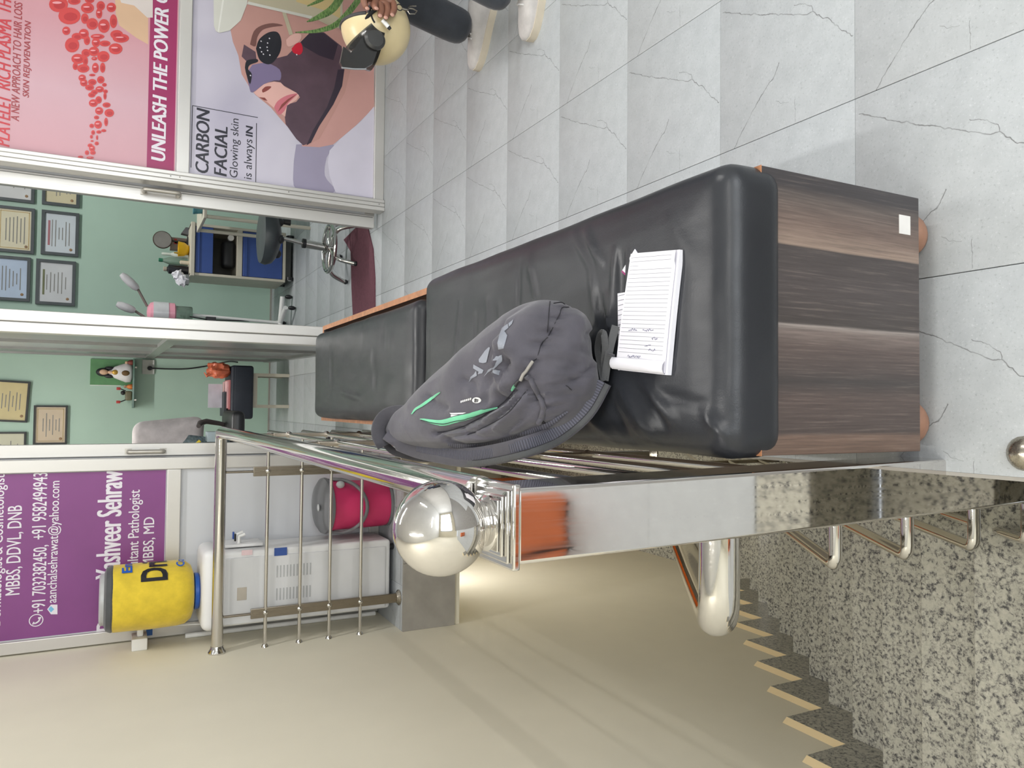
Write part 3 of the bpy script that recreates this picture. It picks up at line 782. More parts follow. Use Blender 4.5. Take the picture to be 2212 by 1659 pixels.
def run_uv(o, k):
    """texture coordinate that runs along a ribbon built from rings of k points"""
    me = o.data; n = len(me.vertices)//k; s = [0.]
    for i in range(1, n): s.append(s[-1]+(me.vertices[i*k].co-me.vertices[i*k-k].co).length)
    uv = me.uv_layers.new(name='run')
    for l in me.loops: uv.data[l.index].uv = (s[min(l.vertex_index//k, n-1)], (l.vertex_index % k)/k*.01)
def onbag(px, py, off=.001):
    d = ray(px, py).normalized(); hit, n, _, _ = bvh.ray_cast(CAM, d)
    if hit is None:
        i = min(range(NS+1), key=lambda j: (V(project(cent[j][0]))-V((px, py))).length)
        hit = on_depth(px, py, cent[i][4]); n = -d
    if n.dot(d) > 0: n = -n
    return hit+n*off
def onbag_line(pts, off, n=5):
    q = smoothline([V((a, b, 0)) for a, b in pts], n); return [onbag(v.x, v.y, off) for v in q]
def bag_ribbon(name, pts, w0, material, off=.0015, parent=None, taper=True):
    q = smoothline([V((a, b, 0)) for a, b in pts], 5); n = len(q); mb = MB(); ve = []; fc = []
    for i, v in enumerate(q):
        t = q[min(i+1, n-1)]-q[max(i-1, 0)]; t = V((t.y, -t.x, 0)).normalized()
        w = w0*(math.sin(pi*(i+.5)/n)**.6 if taper else 1)/2
        ve += [onbag(v.x+t.x*w, v.y+t.y*w, off), onbag(v.x, v.y, off+.0015), onbag(v.x-t.x*w, v.y-t.y*w, off)]
    for i in range(n-1):
        for j in range(2): a = i*3+j; fc.append((a, a+1, a+4, a+3))
    o = mesh(name, ve, fc, material, parent or bag, True, 60); run_uv(o, 3); return o
def bag_poly(mb, pts, off=.0012):
    bm = bmesh.new(); f = bm.faces.new([bm.verts.new((a, b, 0)) for a, b in pts]); bmesh.ops.triangulate(bm, faces=[f])
    for _ in range(2): bmesh.ops.subdivide_edges(bm, edges=[e for e in bm.edges if e.calc_length() > 3], cuts=1, use_grid_fill=True)
    bmesh.ops.triangulate(bm, faces=bm.faces[:]); bm.verts.index_update()
    mb.add([onbag(v.co.x, v.co.y, off) for v in bm.verts], [tuple(v.index for v in f.verts) for f in bm.faces]); bm.free()
Z1 = lambda L: [(800+.1507*a, 620+.1507*b) for a, b in L]
zp = bag_ribbon('zip_tape', [(909, 905), (931, 910), (951, 913), (966, 911), (982, 906), (1011, 899), (1041, 889), (1075, 879)], 13, M_GREEN)
MB().tube(onbag_line([(912, 907), (931, 912), (951, 915), (966, 913.5), (982, 909), (1011, 902), (1041, 891), (1066, 882)], .003), .0007, 6).build('zip_teeth', M_SEAM, zp, True)
bag_ribbon('zip_tape', [(891, 895), (898, 885), (912, 876), (928, 865), (941, 855), (953, 847)], 6, M_GREEN)
bag_ribbon('zip_tape', [(1104, 843), (1110, 834), (1117, 827)], 7, M_GREEN)
lt = MB()
for L in ([(1485, 1110), (1630, 1190), (1610, 1235), (1545, 1250), (1560, 1215), (1480, 1165)], [(1525, 1195), (1535, 1270), (1460, 1310), (1410, 1365), (1440, 1290), (1490, 1250)],
          [(1560, 1040), (1640, 930), (1650, 950), (1605, 1030), (1640, 1035), (1670, 1000), (1665, 930), (1640, 925), (1700, 865), (1722, 870), (1690, 1000), (1670, 1080), (1620, 1092), (1565, 1080)],
          [(1755, 1055), (1800, 990), (1840, 990), (1835, 1045)], [(1840, 985), (1890, 965), (1885, 1060), (1830, 1110), (1760, 1180), (1690, 1220), (1630, 1285), (1690, 1190), (1770, 1140), (1840, 1060)], [(1770, 1175), (1860, 1195), (1840, 1262), (1740, 1225)],
          [(1825, 800), (1850, 700), (1890, 590), (1975, 530), (1985, 590), (1925, 640), (1895, 790), (1915, 815), (1965, 700), (1910, 880), (1840, 890)], [(1985, 525), (2055, 470), (2035, 535), (1992, 575)]):
    bag_poly(lt, Z1(L))
lt.build('printed_letters', M_PRINT, bag)
lg = MB(); bag_poly(lg, [(1030+9.5*math.cos(a), 864+6.5*math.sin(a)) for a in [2*pi*i/16 for i in range(16)]])
for i in range(6):
    x = 1019-i*4; y = 861+i*1.3; bag_poly(lg, [(x, y-2.5), (x-3, y-2), (x-3.4, y+2.5), (x-1, y+2.2)])
bag_poly(lg, [(972, 892), (1008, 891), (1000, 894), (976, 895)]); bag_poly(lg, [(975, 896), (990, 896), (975, 900)])
lg.build('printed_logo', M_PRW, bag)
l2 = MB()
for P_ in ([(1026, 860), (1028, 860), (1028, 868), (1026, 868)], [(1028, 860), (1034, 862), (1034, 863.5), (1028, 862)], [(1028, 863.5), (1034, 864.5), (1033, 866), (1028, 865)], [(1028, 866.5), (1033, 867), (1032, 868.5), (1028, 868)]): bag_poly(l2, P_, .002)
l2.build('logo_letter', M_SEAM, bag)
tube('pocket_elastic', onbag_line([(1138, 813), (1147, 817), (1158, 838), (1169, 858), (1174, 880), (1171, 898), (1163, 911)], .0025), .0042, M_BAG, bag, 10)
for pl in ([(1228, 664), (1214, 665), (1207, 682), (1186, 724), (1170, 742), (1160, 772), (1147, 786), (1139, 803)], [(1188, 652), (1184, 696), (1182, 718)], [(1196, 656), (1212, 654), (1220, 658)], [(1110, 842), (1085, 870), (1040, 900), (990, 924), (945, 934)], [(1140, 842), (1100, 890), (1060, 917), (1010, 940)], [(1165, 912), (1178, 914), (1172, 908)], [(1222, 832), (1234, 842)]):
    tube('seam', onbag_line(pl, .0008), .0008, M_SEAM, bag, 6)
pz = tube('zip_puller', [onbag(x, y, .006) for x, y in ((1121, 818), (1128, 808), (1134, 797), (1140, 788), (1146, 784))], .0028, mat('beige_cord', (150, 146, 140), .8), bag, 8)
tube('puller_ring', [onbag(x, y, .004) for x, y in ((1112, 830), (1116, 822), (1121, 818))], .0026, M_BLACK, pz, 8)
# straps ------------------------------------------------------------
def depth_at(px): # typical distance of the bag for a column of the photo
    i = min(range(NS+1), key=lambda j: abs(project(cent[j][0])[0]-px)); return cent[i][4]
def strip(name, pts, w, th, material, parent, nrm=None):
    """thick ribbon through 3-D points, its flat side towards nrm"""
    q = smoothline(pts, 6); n = len(q); ve = []; fc = []
    for i, p in enumerate(q):
        t = (q[min(i+1, n-1)]-q[max(i-1, 0)]).normalized(); nn = nrm(p) if nrm else (CAM-p).normalized()
        s_ = t.cross(nn).normalized(); nn = s_.cross(t).normalized()
        ww = (w(i/(n-1)) if callable(w) else w)/2
        for a, b in ((-1, -.55), (-.8, -1), (.8, -1), (1, -.55), (1, .55), (.8, 1), (-.8, 1), (-1, .55)): ve.append(p+s_*(ww*a)+nn*(th/2*b))
    for i in range(n-1):
        for k in range(8): fc.append((i*8+k, i*8+(k+1) % 8, (i+1)*8+(k+1) % 8, (i+1)*8+k))
    fc += [tuple(range(8))[::-1], tuple((n-1)*8+k for k in range(8))]
    o = mesh(name, ve, fc, material, parent, True, 50); run_uv(o, 8); return o
sp = [(835, 938), (860, 954), (900, 970), (940, 979), (1000, 988), (1055, 984), (1130, 967), (1200, 940), (1263, 888), (1300, 824)]
def sdep(x): return depth_at(min(max(x, 835), 1150))-.055-.045*max(0, min(1, (x-900)/250))
def lane(off, seq): # the strap line shifted sideways in the photo
    out = []
    for i, (x, y) in enumerate(seq):
        x0, y0 = seq[max(i-1, 0)]; x1, y1 = seq[min(i+1, len(seq)-1)]; l_ = math.hypot(x1-x0, y1-y0); out.append((x-(y1-y0)/l_*off, y+(x1-x0)/l_*off))
    return out
def lane3(off, lift, seq=sp): 
    q = []
    for x, y in lane(off, seq):
        if x < 1165: q.append(on_depth(x, y, sdep(x)-lift))
        else:
            p = at(x, y, 'z', .575-(x-1165)/135*.09); q.append(p+(CAM-p).normalized()*lift)
    return q
ss = strip('shoulder_strap', lane3(0, 0), lambda t: .034 if t > .12 else .024, .012, M_BAG, bag)
strip('ribbed_webbing', lane3(-5, .008, sp[2:]), .017, .003, M_RIB, ss)
strip('strap_seam', lane3(7, .0075, sp[2:]), .002, .002, M_SEAM, ss)
strip('strap_edge', lane3(13, .006, sp[2:]), .010, .005, M_WEB, ss)
bag_ribbon('mesh_edging', [(968, 958), (1000, 964), (1060, 960), (1120, 942), (1180, 918), (1225, 888)], 15, M_RIB, .002, bag)
lp = [(950, 938), (925, 914), (897, 897), (864, 890), (836, 897), (820, 916), (818, 940), (830, 964)]
strip('padded_strap_loop', [on_depth(x, y, depth_at(max(x, 835))-.045) for x, y in lp], lambda t: .028, .014, M_BAGD, bag)
strip('lower_strap', [on_depth(x, y, depth_at(max(x, 835))-.02) for x, y in ((828, 950), (850, 975), (900, 988), (950, 992), (1000, 996), (1040, 1003))], .014, .004, M_BAGD, bag)
up = lambda p: V((0, 0, 1))
side = lambda p: V((-.3, -.6, .75)).normalized()
b1 = strip('strap_tail', [at(x, y, 'z', z) for x, y, z in ((1304, 823, .485), (1297, 790, .482), (1291, 755, .480), (1296, 725, .488), (1304, 720, .495), (1307, 750, .490), (1305, 785, .482), (1309, 815, .480))], .011, .002, M_WEB, bag, side)
strip('strap_tail', [at(x, y, 'z', z) for x, y, z in ((1306, 822, .482), (1311, 790, .482), (1318, 750, .484), (1330, 704, .482))], .013, .002, M_WEB, bag, side)
strip('strap_tail_fold', [at(x, y, 'z', z) for x, y, z in ((1315, 765, .4865), (1326, 768, .4865))], .004, .004, M_BAGD, b1, up)
# ================================================================== posters on the partition
QY = PY+.019
def poster(name, label, x0, x1, z0, z1, material):
    t = thing(name, label, 'poster', ((x0+x1)/2, QY, z0))
    box('poster_sheet', x0, x1, QY-.002, QY+.001, z0, z1, material, t)
    return t
_lay = [0]
def shape(name, pts, material, parent, lay, smooth=0, y=QY):
    """flat printed shape: outline in px of the poster plane"""
    if smooth:
        q = [V((a, b, 0)) for a, b in pts]; q = smoothline(q+[q[0]], smooth)[:-1]; pts = [(v.x, v.y) for v in q]
    yy = y-.002-.0003*lay
    return mesh(name, [at(a, b, 'y', yy) for a, b in pts], [tuple(range(len(pts)))], material, parent)
def flat(name, rgb, rough=.32, var=.03, vscale=5.): return mat(name, rgb, rough, var=var, vscale=vscale)
# --- purple doctors' board
MP = flat('purple_vinyl', (132, 70, 132), .3); MW = flat('white_vinyl', (228, 224, 232), .4, .01)
pp = poster('purple_name_board', 'purple board with white doctor names and phone numbers on the partition', -.98, -.297, .989, 2.035, MP)
ty = QY-.0028
for s, a, b, l, r, kw in (('Dermatologist & Cosmetologist', -18, 13, 1352, 1024, {'bold': .012}), ('MBBS, DDVL, DNB', 14, 50, 1285, 1092, {'bold': .012}), ('+91 7032382450,', 70, 104, 1324, 1178, {'bold': .016}), ('+91 9582494943', 70, 101, 1165, 1021, {'bold': .016}),
        ('aanchalsehrawat@yahoo.com', 103, 132, 1302, 1039, {'bold': .010}), ('Dr.', 209, 262, 1363, 1312, {'bold': .035}), ('Yashveer Sehraw', 209, 262, 1250, 1016.5, {'bold': .04}), ('Consultant Pathologist', 276, 307, 1274, 1058, {'bold': .012}), ('MBBS, MD', 309, 336, 1224, 1117, {'bold': .012})):
    pxtext('lettering', s, a, b, l, r, ty, MW, pp, **kw)
def ring(name, c, r0, r1, material, parent, y):
    o = at(*c, 'y', y); k = 28; vs = []
    for rr_ in (r0, r1): vs += [o+V((rr_*math.cos(2*pi*i/k), 0, rr_*math.sin(2*pi*i/k))) for i in range(k)]
    return mesh(name, vs, [(i, (i+1) % k, k+(i+1) % k, k+i) for i in range(k)], material, parent)
ring('phone_icon', (78, 1340), .0225, .026, MW, pp, ty)
o = at(78, 1340, 'y', ty); pts = smoothline([o+V((-.010, 0, .012)), o+V((-.012, 0, .002)), o+V((-.002, 0, -.011)), o+V((.012, 0, -.012))], 4)
hb = MB()
for i in range(len(pts)-1):
    t = pts[i+1]-pts[i]; n = V((t.z, 0, -t.x)).normalized(); w0 = .0055 if i in (0, 1, len(pts)-2, len(pts)-3) else .003
    hb.add([pts[i]+n*w0, pts[i+1]+n*w0, pts[i+1]-n*w0, pts[i]-n*w0], [(0, 1, 2, 3)])
hb.build('phone_icon', MW, pp)
MB2 = flat('pale_blue_vinyl', (120, 186, 224))
shape('mail_icon', [(102, 1316), (110, 1306), (124, 1306), (124, 1327), (110, 1327)], MW, pp, 3)
shape('mail_icon_letter', [(104, 1316), (110, 1309), (117, 1316), (110, 1323)], MB2, pp, 4)
# --- pink plasma poster
def pinkmat():
    k = N('pink_poster_print'); o = k.coord('Object'); f = k.noise(o, 2.2, 2)
    sx = k.n('ShaderNodeSeparateXYZ', i_0=o)
    g = k.math('DIVIDE', k.math('SUBTRACT', sx.outputs[0], 1.05), .6)
    k.set(k.mix(k.math('MULTIPLY', f, .35), k.ramp(g, [(0, srgb(200, 152, 160)), (.5, srgb(206, 170, 180)), (1, srgb(203, 148, 156))]), srgb(222, 176, 192)), .3, 0, .4); return k.m
pk = poster('plasma_therapy_poster', 'pink poster with red blood cells and a magenta bottom band', 1.056, 2.5, .980, 2.035, pinkmat())
MM = flat('magenta_band_print', (156, 42, 96)); MR = flat('red_letter_print', (196, 58, 68)); MRD = flat('dark_red_letter_print', (160, 58, 66)); MSK = flat('skin_print', (214, 178, 146)); MSH = flat('white_sleeve_print', (216, 206, 202))
box('poster_band', 1.056, 2.5, QY-.0024, QY-.002, .985, 1.097, MM, pk)
ty = QY-.0031
for s, a, b, l, r in (('PLATELET', -8, 22, 316, 203), ('RICH', -7, 23, 194, 134), ('PLASMA', -6, 24, 128, 40), ('THERAPY', -5, 25, 27, -75)): pxtext('lettering', s, a, b, l, r, ty, MR, pk, bold=.032, shear=.22)
for s, a, b, l, r in (('A NEW APPROACH TO HAIR LOSS', 27, 45, 262, 3), ('SKIN REJUVENATION', 51, 69, 211, 45)): pxtext('lettering', s, a, b, l, r, ty, MRD, pk, bold=.022, shear=.18)
pxtext('lettering', 'UNLEASH THE POWER', 330, 361, 348, 15, ty, MW, pk, bold=.042, shear=.12); pxtext('lettering', 'OF', 332, 363, 6, -40, ty, MW, pk, bold=.03, shear=.12)
shape('arm_print', [(320, 96), (295, 82), (258, 55), (250, 30), (247, -30), (320, -30)], MSK, pk, 1); shape('sleeve_print', [(247, -30), (262, 6), (290, 12), (318, 38), (330, 38), (330, -30)], MSH, pk, 2)
def cellmat(n, c0, c1): return flat(n, c0)
MC1 = flat('red_cell_print', (206, 66, 66)); MC2 = flat('dark_red_cell_print', (186, 48, 54)); MC3 = flat('pale_cell_highlight', (232, 160, 168))
cells = [(552, 40, 90, 75), (655, 150, 105, 80), (825, 75, 62, 50), (700, 10, 60, 35), (845, 0, 45, 30), (950, 55, 40, 45), (1050, 70, 45, 45), (800, 175, 36, 50), (935, 125, 30, 50), (870, 225, 55, 55), (980, 245, 55, 65), (1070, 200, 35, 65), (625, 290, 38, 40), (725, 345, 50, 35), (790, 320, 48, 48), (820, 380, 30, 45), (920, 345, 65, 25), (1100, 325, 60, 42), (1140, 360, 78, 42), (680, 425, 68, 70), (905, 400, 40, 45), (990, 410, 52, 28), (1090, 460, 65, 52), (810, 500, 42, 38), (885, 485, 50, 45), (975, 533, 58, 52), (735, 555, 62, 48), (805, 575, 25, 45), (890, 552, 28, 18), (785, 645, 58, 40), (900, 640, 32, 48), (968, 638, 25, 48), (710, 625, 25, 35), (870, 708, 30, 12), (775, 735, 35, 32), (950, 752, 35, 35), (790, 780, 35, 35), (870, 775, 40, 30), (985, 800, 22, 18), (845, 825, 42, 28), (940, 842, 40, 30), (890, 870, 32, 24), (995, 862, 22, 18), (865, 895, 34, 25), (990, 905, 15, 35), (930, 942, 30, 35), (880, 972, 42, 36), (1005, 990, 38, 24), (935, 1045, 38, 36), (1030, 1065, 45, 38), (910, 1108, 24, 18), (1000, 1150, 18, 40), (925, 1175, 36, 38), (865, 1187, 22, 20), (878, 1250, 18, 22), (932, 1245, 24, 16), (978, 1232, 24, 14), (862, 1290, 14, 18), (915, 1298, 10, 22), (868, 1330, 14, 8), (912, 1353, 20, 18), (850, 1372, 24, 18), (868, 1400, 28, 30), (876, 1440, 26, 20), (820, 1440, 20, 22), (760, 1480, 26, 12), (850, 1487, 34, 12)]
for i, (zx, zy, ra, rb) in enumerate(cells):
    c = (zx*.229, zy*.229); ra *= .229; rb *= .229; yy = QY-.0032-.00001*i
    def ell(s, dx=0, dy=0, sq=1., n=18, lift=0.):
        return [at(c[0]+dx+ra*s*math.cos(2*pi*j/n), c[1]+dy+rb*s*sq*math.sin(2*pi*j/n), 'y', yy-lift) for j in range(n)]
    cell = mesh('blood_cell_print', ell(1), [tuple(range(18))], MC1, pk)
    mesh('cell_shade_print', ell(.62, ra*.1, rb*.1, .8, 18, .0002), [tuple(range(18))], MC2, cell)
    if i % 2 == 0 and ra > 6: mesh('cell_highlight_print', ell(.5, -ra*.15, -rb*.2, .3, 18, .0004), [tuple(range(18))], MC3, cell)
# --- carbon facial poster
def facebg():
    k = N('lilac_poster_print'); o = k.coord('Object'); f = k.noise(o, 2.5, 2)
    k.set(k.ramp(f, [(.35, srgb(184, 180, 198)), (.65, srgb(206, 202, 216))]), .3, 0, .4); return k.m
cf = poster('facial_poster', 'lilac poster of a woman with a dark face mask below the pink poster', 1.051, 2.5, .056, .920, facebg())
MF = flat('face_skin_print', (196, 150, 142)); MFL = flat('light_skin_print', (226, 180, 172)); MFN = flat('neck_skin_print', (206, 158, 152)); MMK = flat('brown_mask_print', (92, 72, 84), .32, .12, 9.); MMD = flat('dark_mask_print', (58, 48, 62)); MVI = flat('violet_nose_print', (128, 116, 150)); MGO = flat('black_goggle_print', (40, 40, 48)); MLI = flat('lip_print', (206, 118, 130)); MRO = flat('bright_red_print', (206, 40, 62)); MTO = flat('white_towel_print', (214, 210, 226)); MHW = flat('white_handpiece_print', (214, 214, 206)); MHB = flat('beige_handpiece_print', (190, 182, 158)); MHY = flat('yellow_beige_print', (206, 184, 132)); MBR = flat('eyebrow_print', (122, 84, 80)); MNO = flat('nostril_print', (140, 74, 70)); MSHD = flat('lilac_shadow_print', (160, 154, 178))
shape('hair_shadow_print', [(640, 312), (720, 312), (706, 340), (702, 380), (724, 410), (700, 420), (640, 410), (634, 360)], MSHD, cf, 1, 4)
shape('neck_print', [(652, 316), (660, 290), (690, 230), (740, 130), (808, 130), (808, 232), (770, 270), (720, 312), (690, 318)], MFN, cf, 2)
shape('towel_print', [(808, 230), (780, 262), (735, 300), (712, 325), (708, 350), (712, 380), (722, 408), (726, 416), (808, 428)], MTO, cf, 3, 0)
shape('face_print', [(500, -30), (497, 60), (503, 90), (515, 120), (522, 160), (540, 190), (552, 205), (585, 232), (600, 250), (614, 266), (660, 316), (690, 300), (745, 200), (770, 100), (810, 40), (810, -30)], MF, cf, 4)
shape('mask_print', [(600, 180), (615, 186), (640, 200), (648, 210), (640, 220), (620, 226), (615, 250), (617, 268), (640, 300), (655, 314), (672, 308), (690, 270), (720, 225), (738, 185), (744, 150), (738, 100), (700, 70), (672, 68), (650, 90), (620, 120), (588, 128), (560, 140), (545, 160), (548, 178), (575, 178), (592, 176)], MMK, cf, 5)
shape('mask_edge_print', [(744, 150), (739, 186), (720, 226), (690, 272), (672, 308), (662, 314), (676, 282), (706, 232), (722, 190), (730, 150)], MMD, cf, 6)
shape('mask_edge_print', [(672, 68), (700, 72), (730, 96), (720, 130), (690, 120), (655, 100), (650, 90)], MMD, cf, 6)
shape('forehead_mask_print', [(527, 96), (552, 112), (554, 128), (540, 140), (522, 122)], MMK, cf, 6)
shape('nose_print', [(545, 140), (575, 136), (604, 150), (606, 172), (592, 174), (570, 182), (545, 200), (538, 186), (534, 160)], MVI, cf, 7, 3)
shape('muzzle_print', [(548, 200), (570, 182), (592, 176), (606, 178), (616, 188), (640, 200), (646, 206), (640, 216), (620, 228), (616, 252), (600, 240), (572, 216), (556, 208)], MFL, cf, 8)
shape('nostril_print', [(566, 194), (574, 187), (586, 187), (580, 194), (568, 200)], MNO, cf, 9, 3); shape('nostril_print', [(560, 210), (572, 211), (578, 218), (570, 216)], MNO, cf, 9)
shape('lips_print', [(592, 232), (600, 218), (620, 206), (642, 202), (636, 210), (622, 224), (614, 240), (602, 248)], MLI, cf, 9, 3); shape('lip_line_print', [(600, 242), (608, 226), (622, 214), (641, 203), (624, 218), (610, 232)], MNO, cf, 10)
shape('eyebrow_print', [(540, 96), (548, 68), (565, 55), (590, 50), (612, 55), (590, 58), (568, 64), (556, 80), (552, 100)], MBR, cf, 7, 3)
shape('goggle_print', [(553, 105), (560, 85), (580, 70), (600, 70), (608, 90), (604, 115), (588, 136), (574, 138), (560, 128)], MGO, cf, 8, 4)
shape('goggle_print', [(529, 146), (532, 132), (544, 128), (556, 128), (556, 134), (540, 140), (536, 150), (544, 160), (540, 182), (532, 160)], MGO, cf, 9, 3)
st2 = MB()
for a, b in ((564, 89), (578, 93), (562, 103), (577, 102), (565, 112), (578, 109), (569, 117), (583, 119), (582, 83), (541, 163), (641, 118)):
    o = at(a, b, 'y', QY-.0052); st2.add([o+V((.004*math.cos(t), 0, .004*math.sin(t))) for t in (0, pi/2, pi, 3*pi/2)], [(0, 1, 2, 3)])
st2.build('rhinestone_print', MW, cf)
shape('laser_spot_print', [(630, 105), (640, 94), (650, 93), (654, 108), (648, 118), (634, 114)], MRO, cf, 9, 4)
shape('guide_ring_print', [(618, 86), (632, 74), (650, 74), (648, 88), (628, 100), (620, 98)], MFL, cf, 9, 3)
shape('guide_rod_print', [(608, 22), (616, 22), (633, 74), (625, 76)], MHB, cf, 10)
shape('handpiece_print', [(461, -30), (462, 55), (466, 67), (474, 71), (496, 66), (520, 44), (534, 8), (538, -30)], MHW, cf, 10, 0); shape('handpiece_ridge_print', [(476, -30), (480, 0), (470, 68), (473, 70), (484, 0), (482, -30)], flat('pale_ridge_print', (232, 232, 226)), cf, 11)
shape('handpiece_bar_print', [(536, -30), (536, 8), (610, 24), (680, 40), (720, 60), (740, 62), (740, -30)], MHB, cf, 9); shape('handpiece_bar_print', [(640, -30), (640, 4), (700, 22), (735, 40), (735, -30)], MHY, cf, 10); shape('handpiece_edge_print', [(536, 3), (600, 18), (675, 35), (672, 41), (600, 24), (534, 9)], MHW, cf, 11)
MTX = flat('charcoal_letter_print', (46, 46, 56)); ty = QY-.0026
for s, a, b, l, r, kw in (('CARBON', 423, 452, 374, 234, {'bold': .03, 'shear': .12}), ('FACIAL', 463, 491, 380, 272, {'bold': .03, 'shear': .12}), ('Glowing skin', 497, 520, 384, 256, {'shear': .05}), ('is always', 527, 550, 387, 301, {'shear': .05}), ('IN', 531, 546, 295, 272, {'bold': .03, 'shear': .05})):
    pxtext('lettering', s, a, b, l, r, ty, MTX, cf, **kw)
for p0, p1 in (((412.5, 362), (416, 228)), ((416, 228), (557, 254)), ((554, 266), (552.5, 395))):
    a, b = at(*p0, 'y', ty), at(*p1, 'y', ty); t = (b-a).normalized(); n = V((t.z, 0, -t.x))*.0016
    mesh('rule_line', [a+n, b+n, b-n, a-n], [(0, 1, 2, 3)], MTX, cf)

# ================================================================== water dispenser, bottle, bin, socket
M_DISP = mat('white_appliance_plastic', (226, 226, 226), .35, var=.01)
wd = thing('water_dispenser', 'tall white water dispenser behind the railing bars', 'water dispenser', (-.8, 3.6, 0))
dx0, dx1, dy0, dy1 = -.955, -.632, 3.475, 3.73
MB().rbox(dx0, dx1, dy0+.012, dy1, .025, .80, .016, 3).build('cabinet', M_DISP, wd, True, 40)
MB().rbox(dx0-.012, dx1+.012, dy0-.004, dy1, .775, .857, .035, 4).build('top_housing', M_DISP, wd, True, 50)
box('side_panel', dx0+.01, dx1-.03, dy0+.006, dy0+.014, .05, .765, mat('white_side_panel', (214, 215, 217), .4, var=.01), wd, .003)
for sgn in (0, 1):
    x = -.835 if sgn == 0 else -.735
    for k in range(11): box('vent_slot', x-.026, x+.026, dy0+.0048, dy0+.0065, .545-.0145*k, .551-.0145*k, mat('grey_vent_slot', (176, 178, 180), .6), wd)
rc = box('recessed_grip', -.845, -.79, dy0+.0045, dy0+.0065, .675, .715, mat('beige_grip_recess', (186, 178, 166), .5), wd, .001)
for x in (dx0+.04, dx1-.04):
    for y in (dy0+.05, dy1-.05): MB().lathe([(.014, 0), (.016, .004), (.012, .028)], 12, (x, y, 0)).build('foot', M_BLACK, wd, True, 40)
MB().rbox(dx1+.006, dx1+.02, 3.53, 3.67, .60, .77, .005, 2).build('tap_panel', M_DISP, wd, True, 40)
for y, c in ((3.56, M_BLACK), (3.62, flat('blue_plastic', (46, 82, 160)))):
    tp = MB().tube([V((dx1+.015, y, .70)), V((dx1+.05, y, .70)), V((dx1+.058, y, .675))], .008, 10).build('tap', M_WHITEP, wd, True, 50)
    box('tap_lever', dx1+.03, dx1+.062, y-.008, y+.008, .712, .72, c, tp, .002)
box('info_label', dx1-.02, dx1+.002, dy0+.002, dy0+.003, .655, .70, mat('red_white_label', (226, 200, 204), .5), wd)
a = at(608, 1188, 'y', dy0)
box('blue_sticker', dx1-.034, dx1+.001, dy0+.0035, dy0+.005, a.z-.025, a.z+.03, flat('blue_sticker_print', (52, 82, 150)), wd)
M_YEL = fabric('yellow_fabric_cover', (222, 194, 58), 700, .2); M_BLU = flat('blue_bottle_plastic', (34, 92, 186), .25); M_GRY = fabric('dark_grey_fabric', (78, 80, 82), 700, .2)
jc = V((-.812, 3.60, 0)); jr = .137
wj = thing('water_bottle', 'yellow fabric-covered upturned water bottle on top of the dispenser', 'water bottle', (jc.x, jc.y, .857))
prof = [(.055, .880), (.085, .882), (.112, .892), (.130, .915), (jr, .945), (jr+.002, 1.05), (jr, 1.14), (jr, 1.186), (jr-.004, 1.196)]
vs = []; fs = []; sg = 72
for i, (r, z) in enumerate(prof):
    for k in range(sg):
        a = 2*pi*k/sg; rp = r*(1+(.02*math.sin(a*26) if z < .93 else .004*math.sin(a*7+z*20)))
        vs.append(jc+V((rp*math.cos(a), rp*math.sin(a), z)))
for i in range(len(prof)-1):
    for k in range(sg): fs.append((i*sg+k, i*sg+(k+1) % sg, (i+1)*sg+(k+1) % sg, (i+1)*sg+k))
fs.append(tuple((len(prof)-1)*sg+k for k in range(sg)))
mesh('fabric_cover', vs, fs, M_YEL, wj, True, 60)
MB().lathe([(jr-.002, 1.19), (jr, 1.197), (jr-.008, 1.214), (jr-.03, 1.222), (0.0001, 1.223)], 48, jc).build('grey_top_panel', M_GRY, wj, True, 40)
MB().lathe([(.105, 1.22), (.105, 1.234), (.095, 1.24), (.0001, 1.24)], 40, jc).build('bottle_base', mat('pale_bottle_plastic', (190, 192, 192), .3), wj, True, 40)
MB().lathe([(.0, .857), (.072, .857), (.078, .862), (.078, .876), (.06, .884)], 40, jc).build('blue_cap_ring', M_BLU, wj, True, 40)
def cyl_text(name, s, th0, th1, z0, z1, r, c, material, parent, bold):
    ve, fc = textmesh(s, bold); a = min(v.x for v in ve); b = max(v.x for v in ve); lo = min(v.y for v in ve); hi = max(v.y for v in ve); out = []
    for v in ve:
        t = th0+(v.x-a)/(b-a)*(th1-th0); out.append(c+V((r*math.sin(t), -r*math.cos(t), z0+(v.y-lo)/(hi-lo)*(z1-z0))))
    me = bpy.data.meshes.new(name); me.from_pydata([tuple(v) for v in out], [], fc); me.update(); me.materials.append(material)
    return link(bpy.data.objects.new(name, me), parent)
for s, t0, t1, xa, xb, mm in (('Dri', .62, 1.55, 304, 362, flat('black_letter_print', (34, 34, 40))), ('En', .98, 1.5, 263, 286, M_BLU), ('Co', 1.08, 1.55, 381, 400, M_BLU)):
    cyl_text('lettering', s, t0, t1, at(xb, 1240, 'y', 3.52).z, at(xa, 1240, 'y', 3.52).z, jr+.0045, jc, mm, wj, .03)
M_PINK = mat('crimson_plastic', (210, 56, 108), .4, var=.03, vscale=4); M_LID = mat('grey_lid_plastic', (120, 121, 124), .4, var=.02)
bn = thing('pedal_bin', 'crimson round waste bin with grey lid next to the water dispenser', 'waste bin', (-.474, 3.6, 0))
bc = V((-.474, 3.62, 0)); br = .118
MB().lathe([(br*.9, .012), (br*.94, .03), (br, .29), (br, .305)], 48, bc).build('bin_body', M_PINK, bn, True, 40)
MB().lathe([(br*.92, 0), (br*.95, .004), (br*.95, .016)], 40, bc).build('base_ring', M_LID, bn, True, 40)
tl = Matrix.Rotation(.10, 4, 'X')
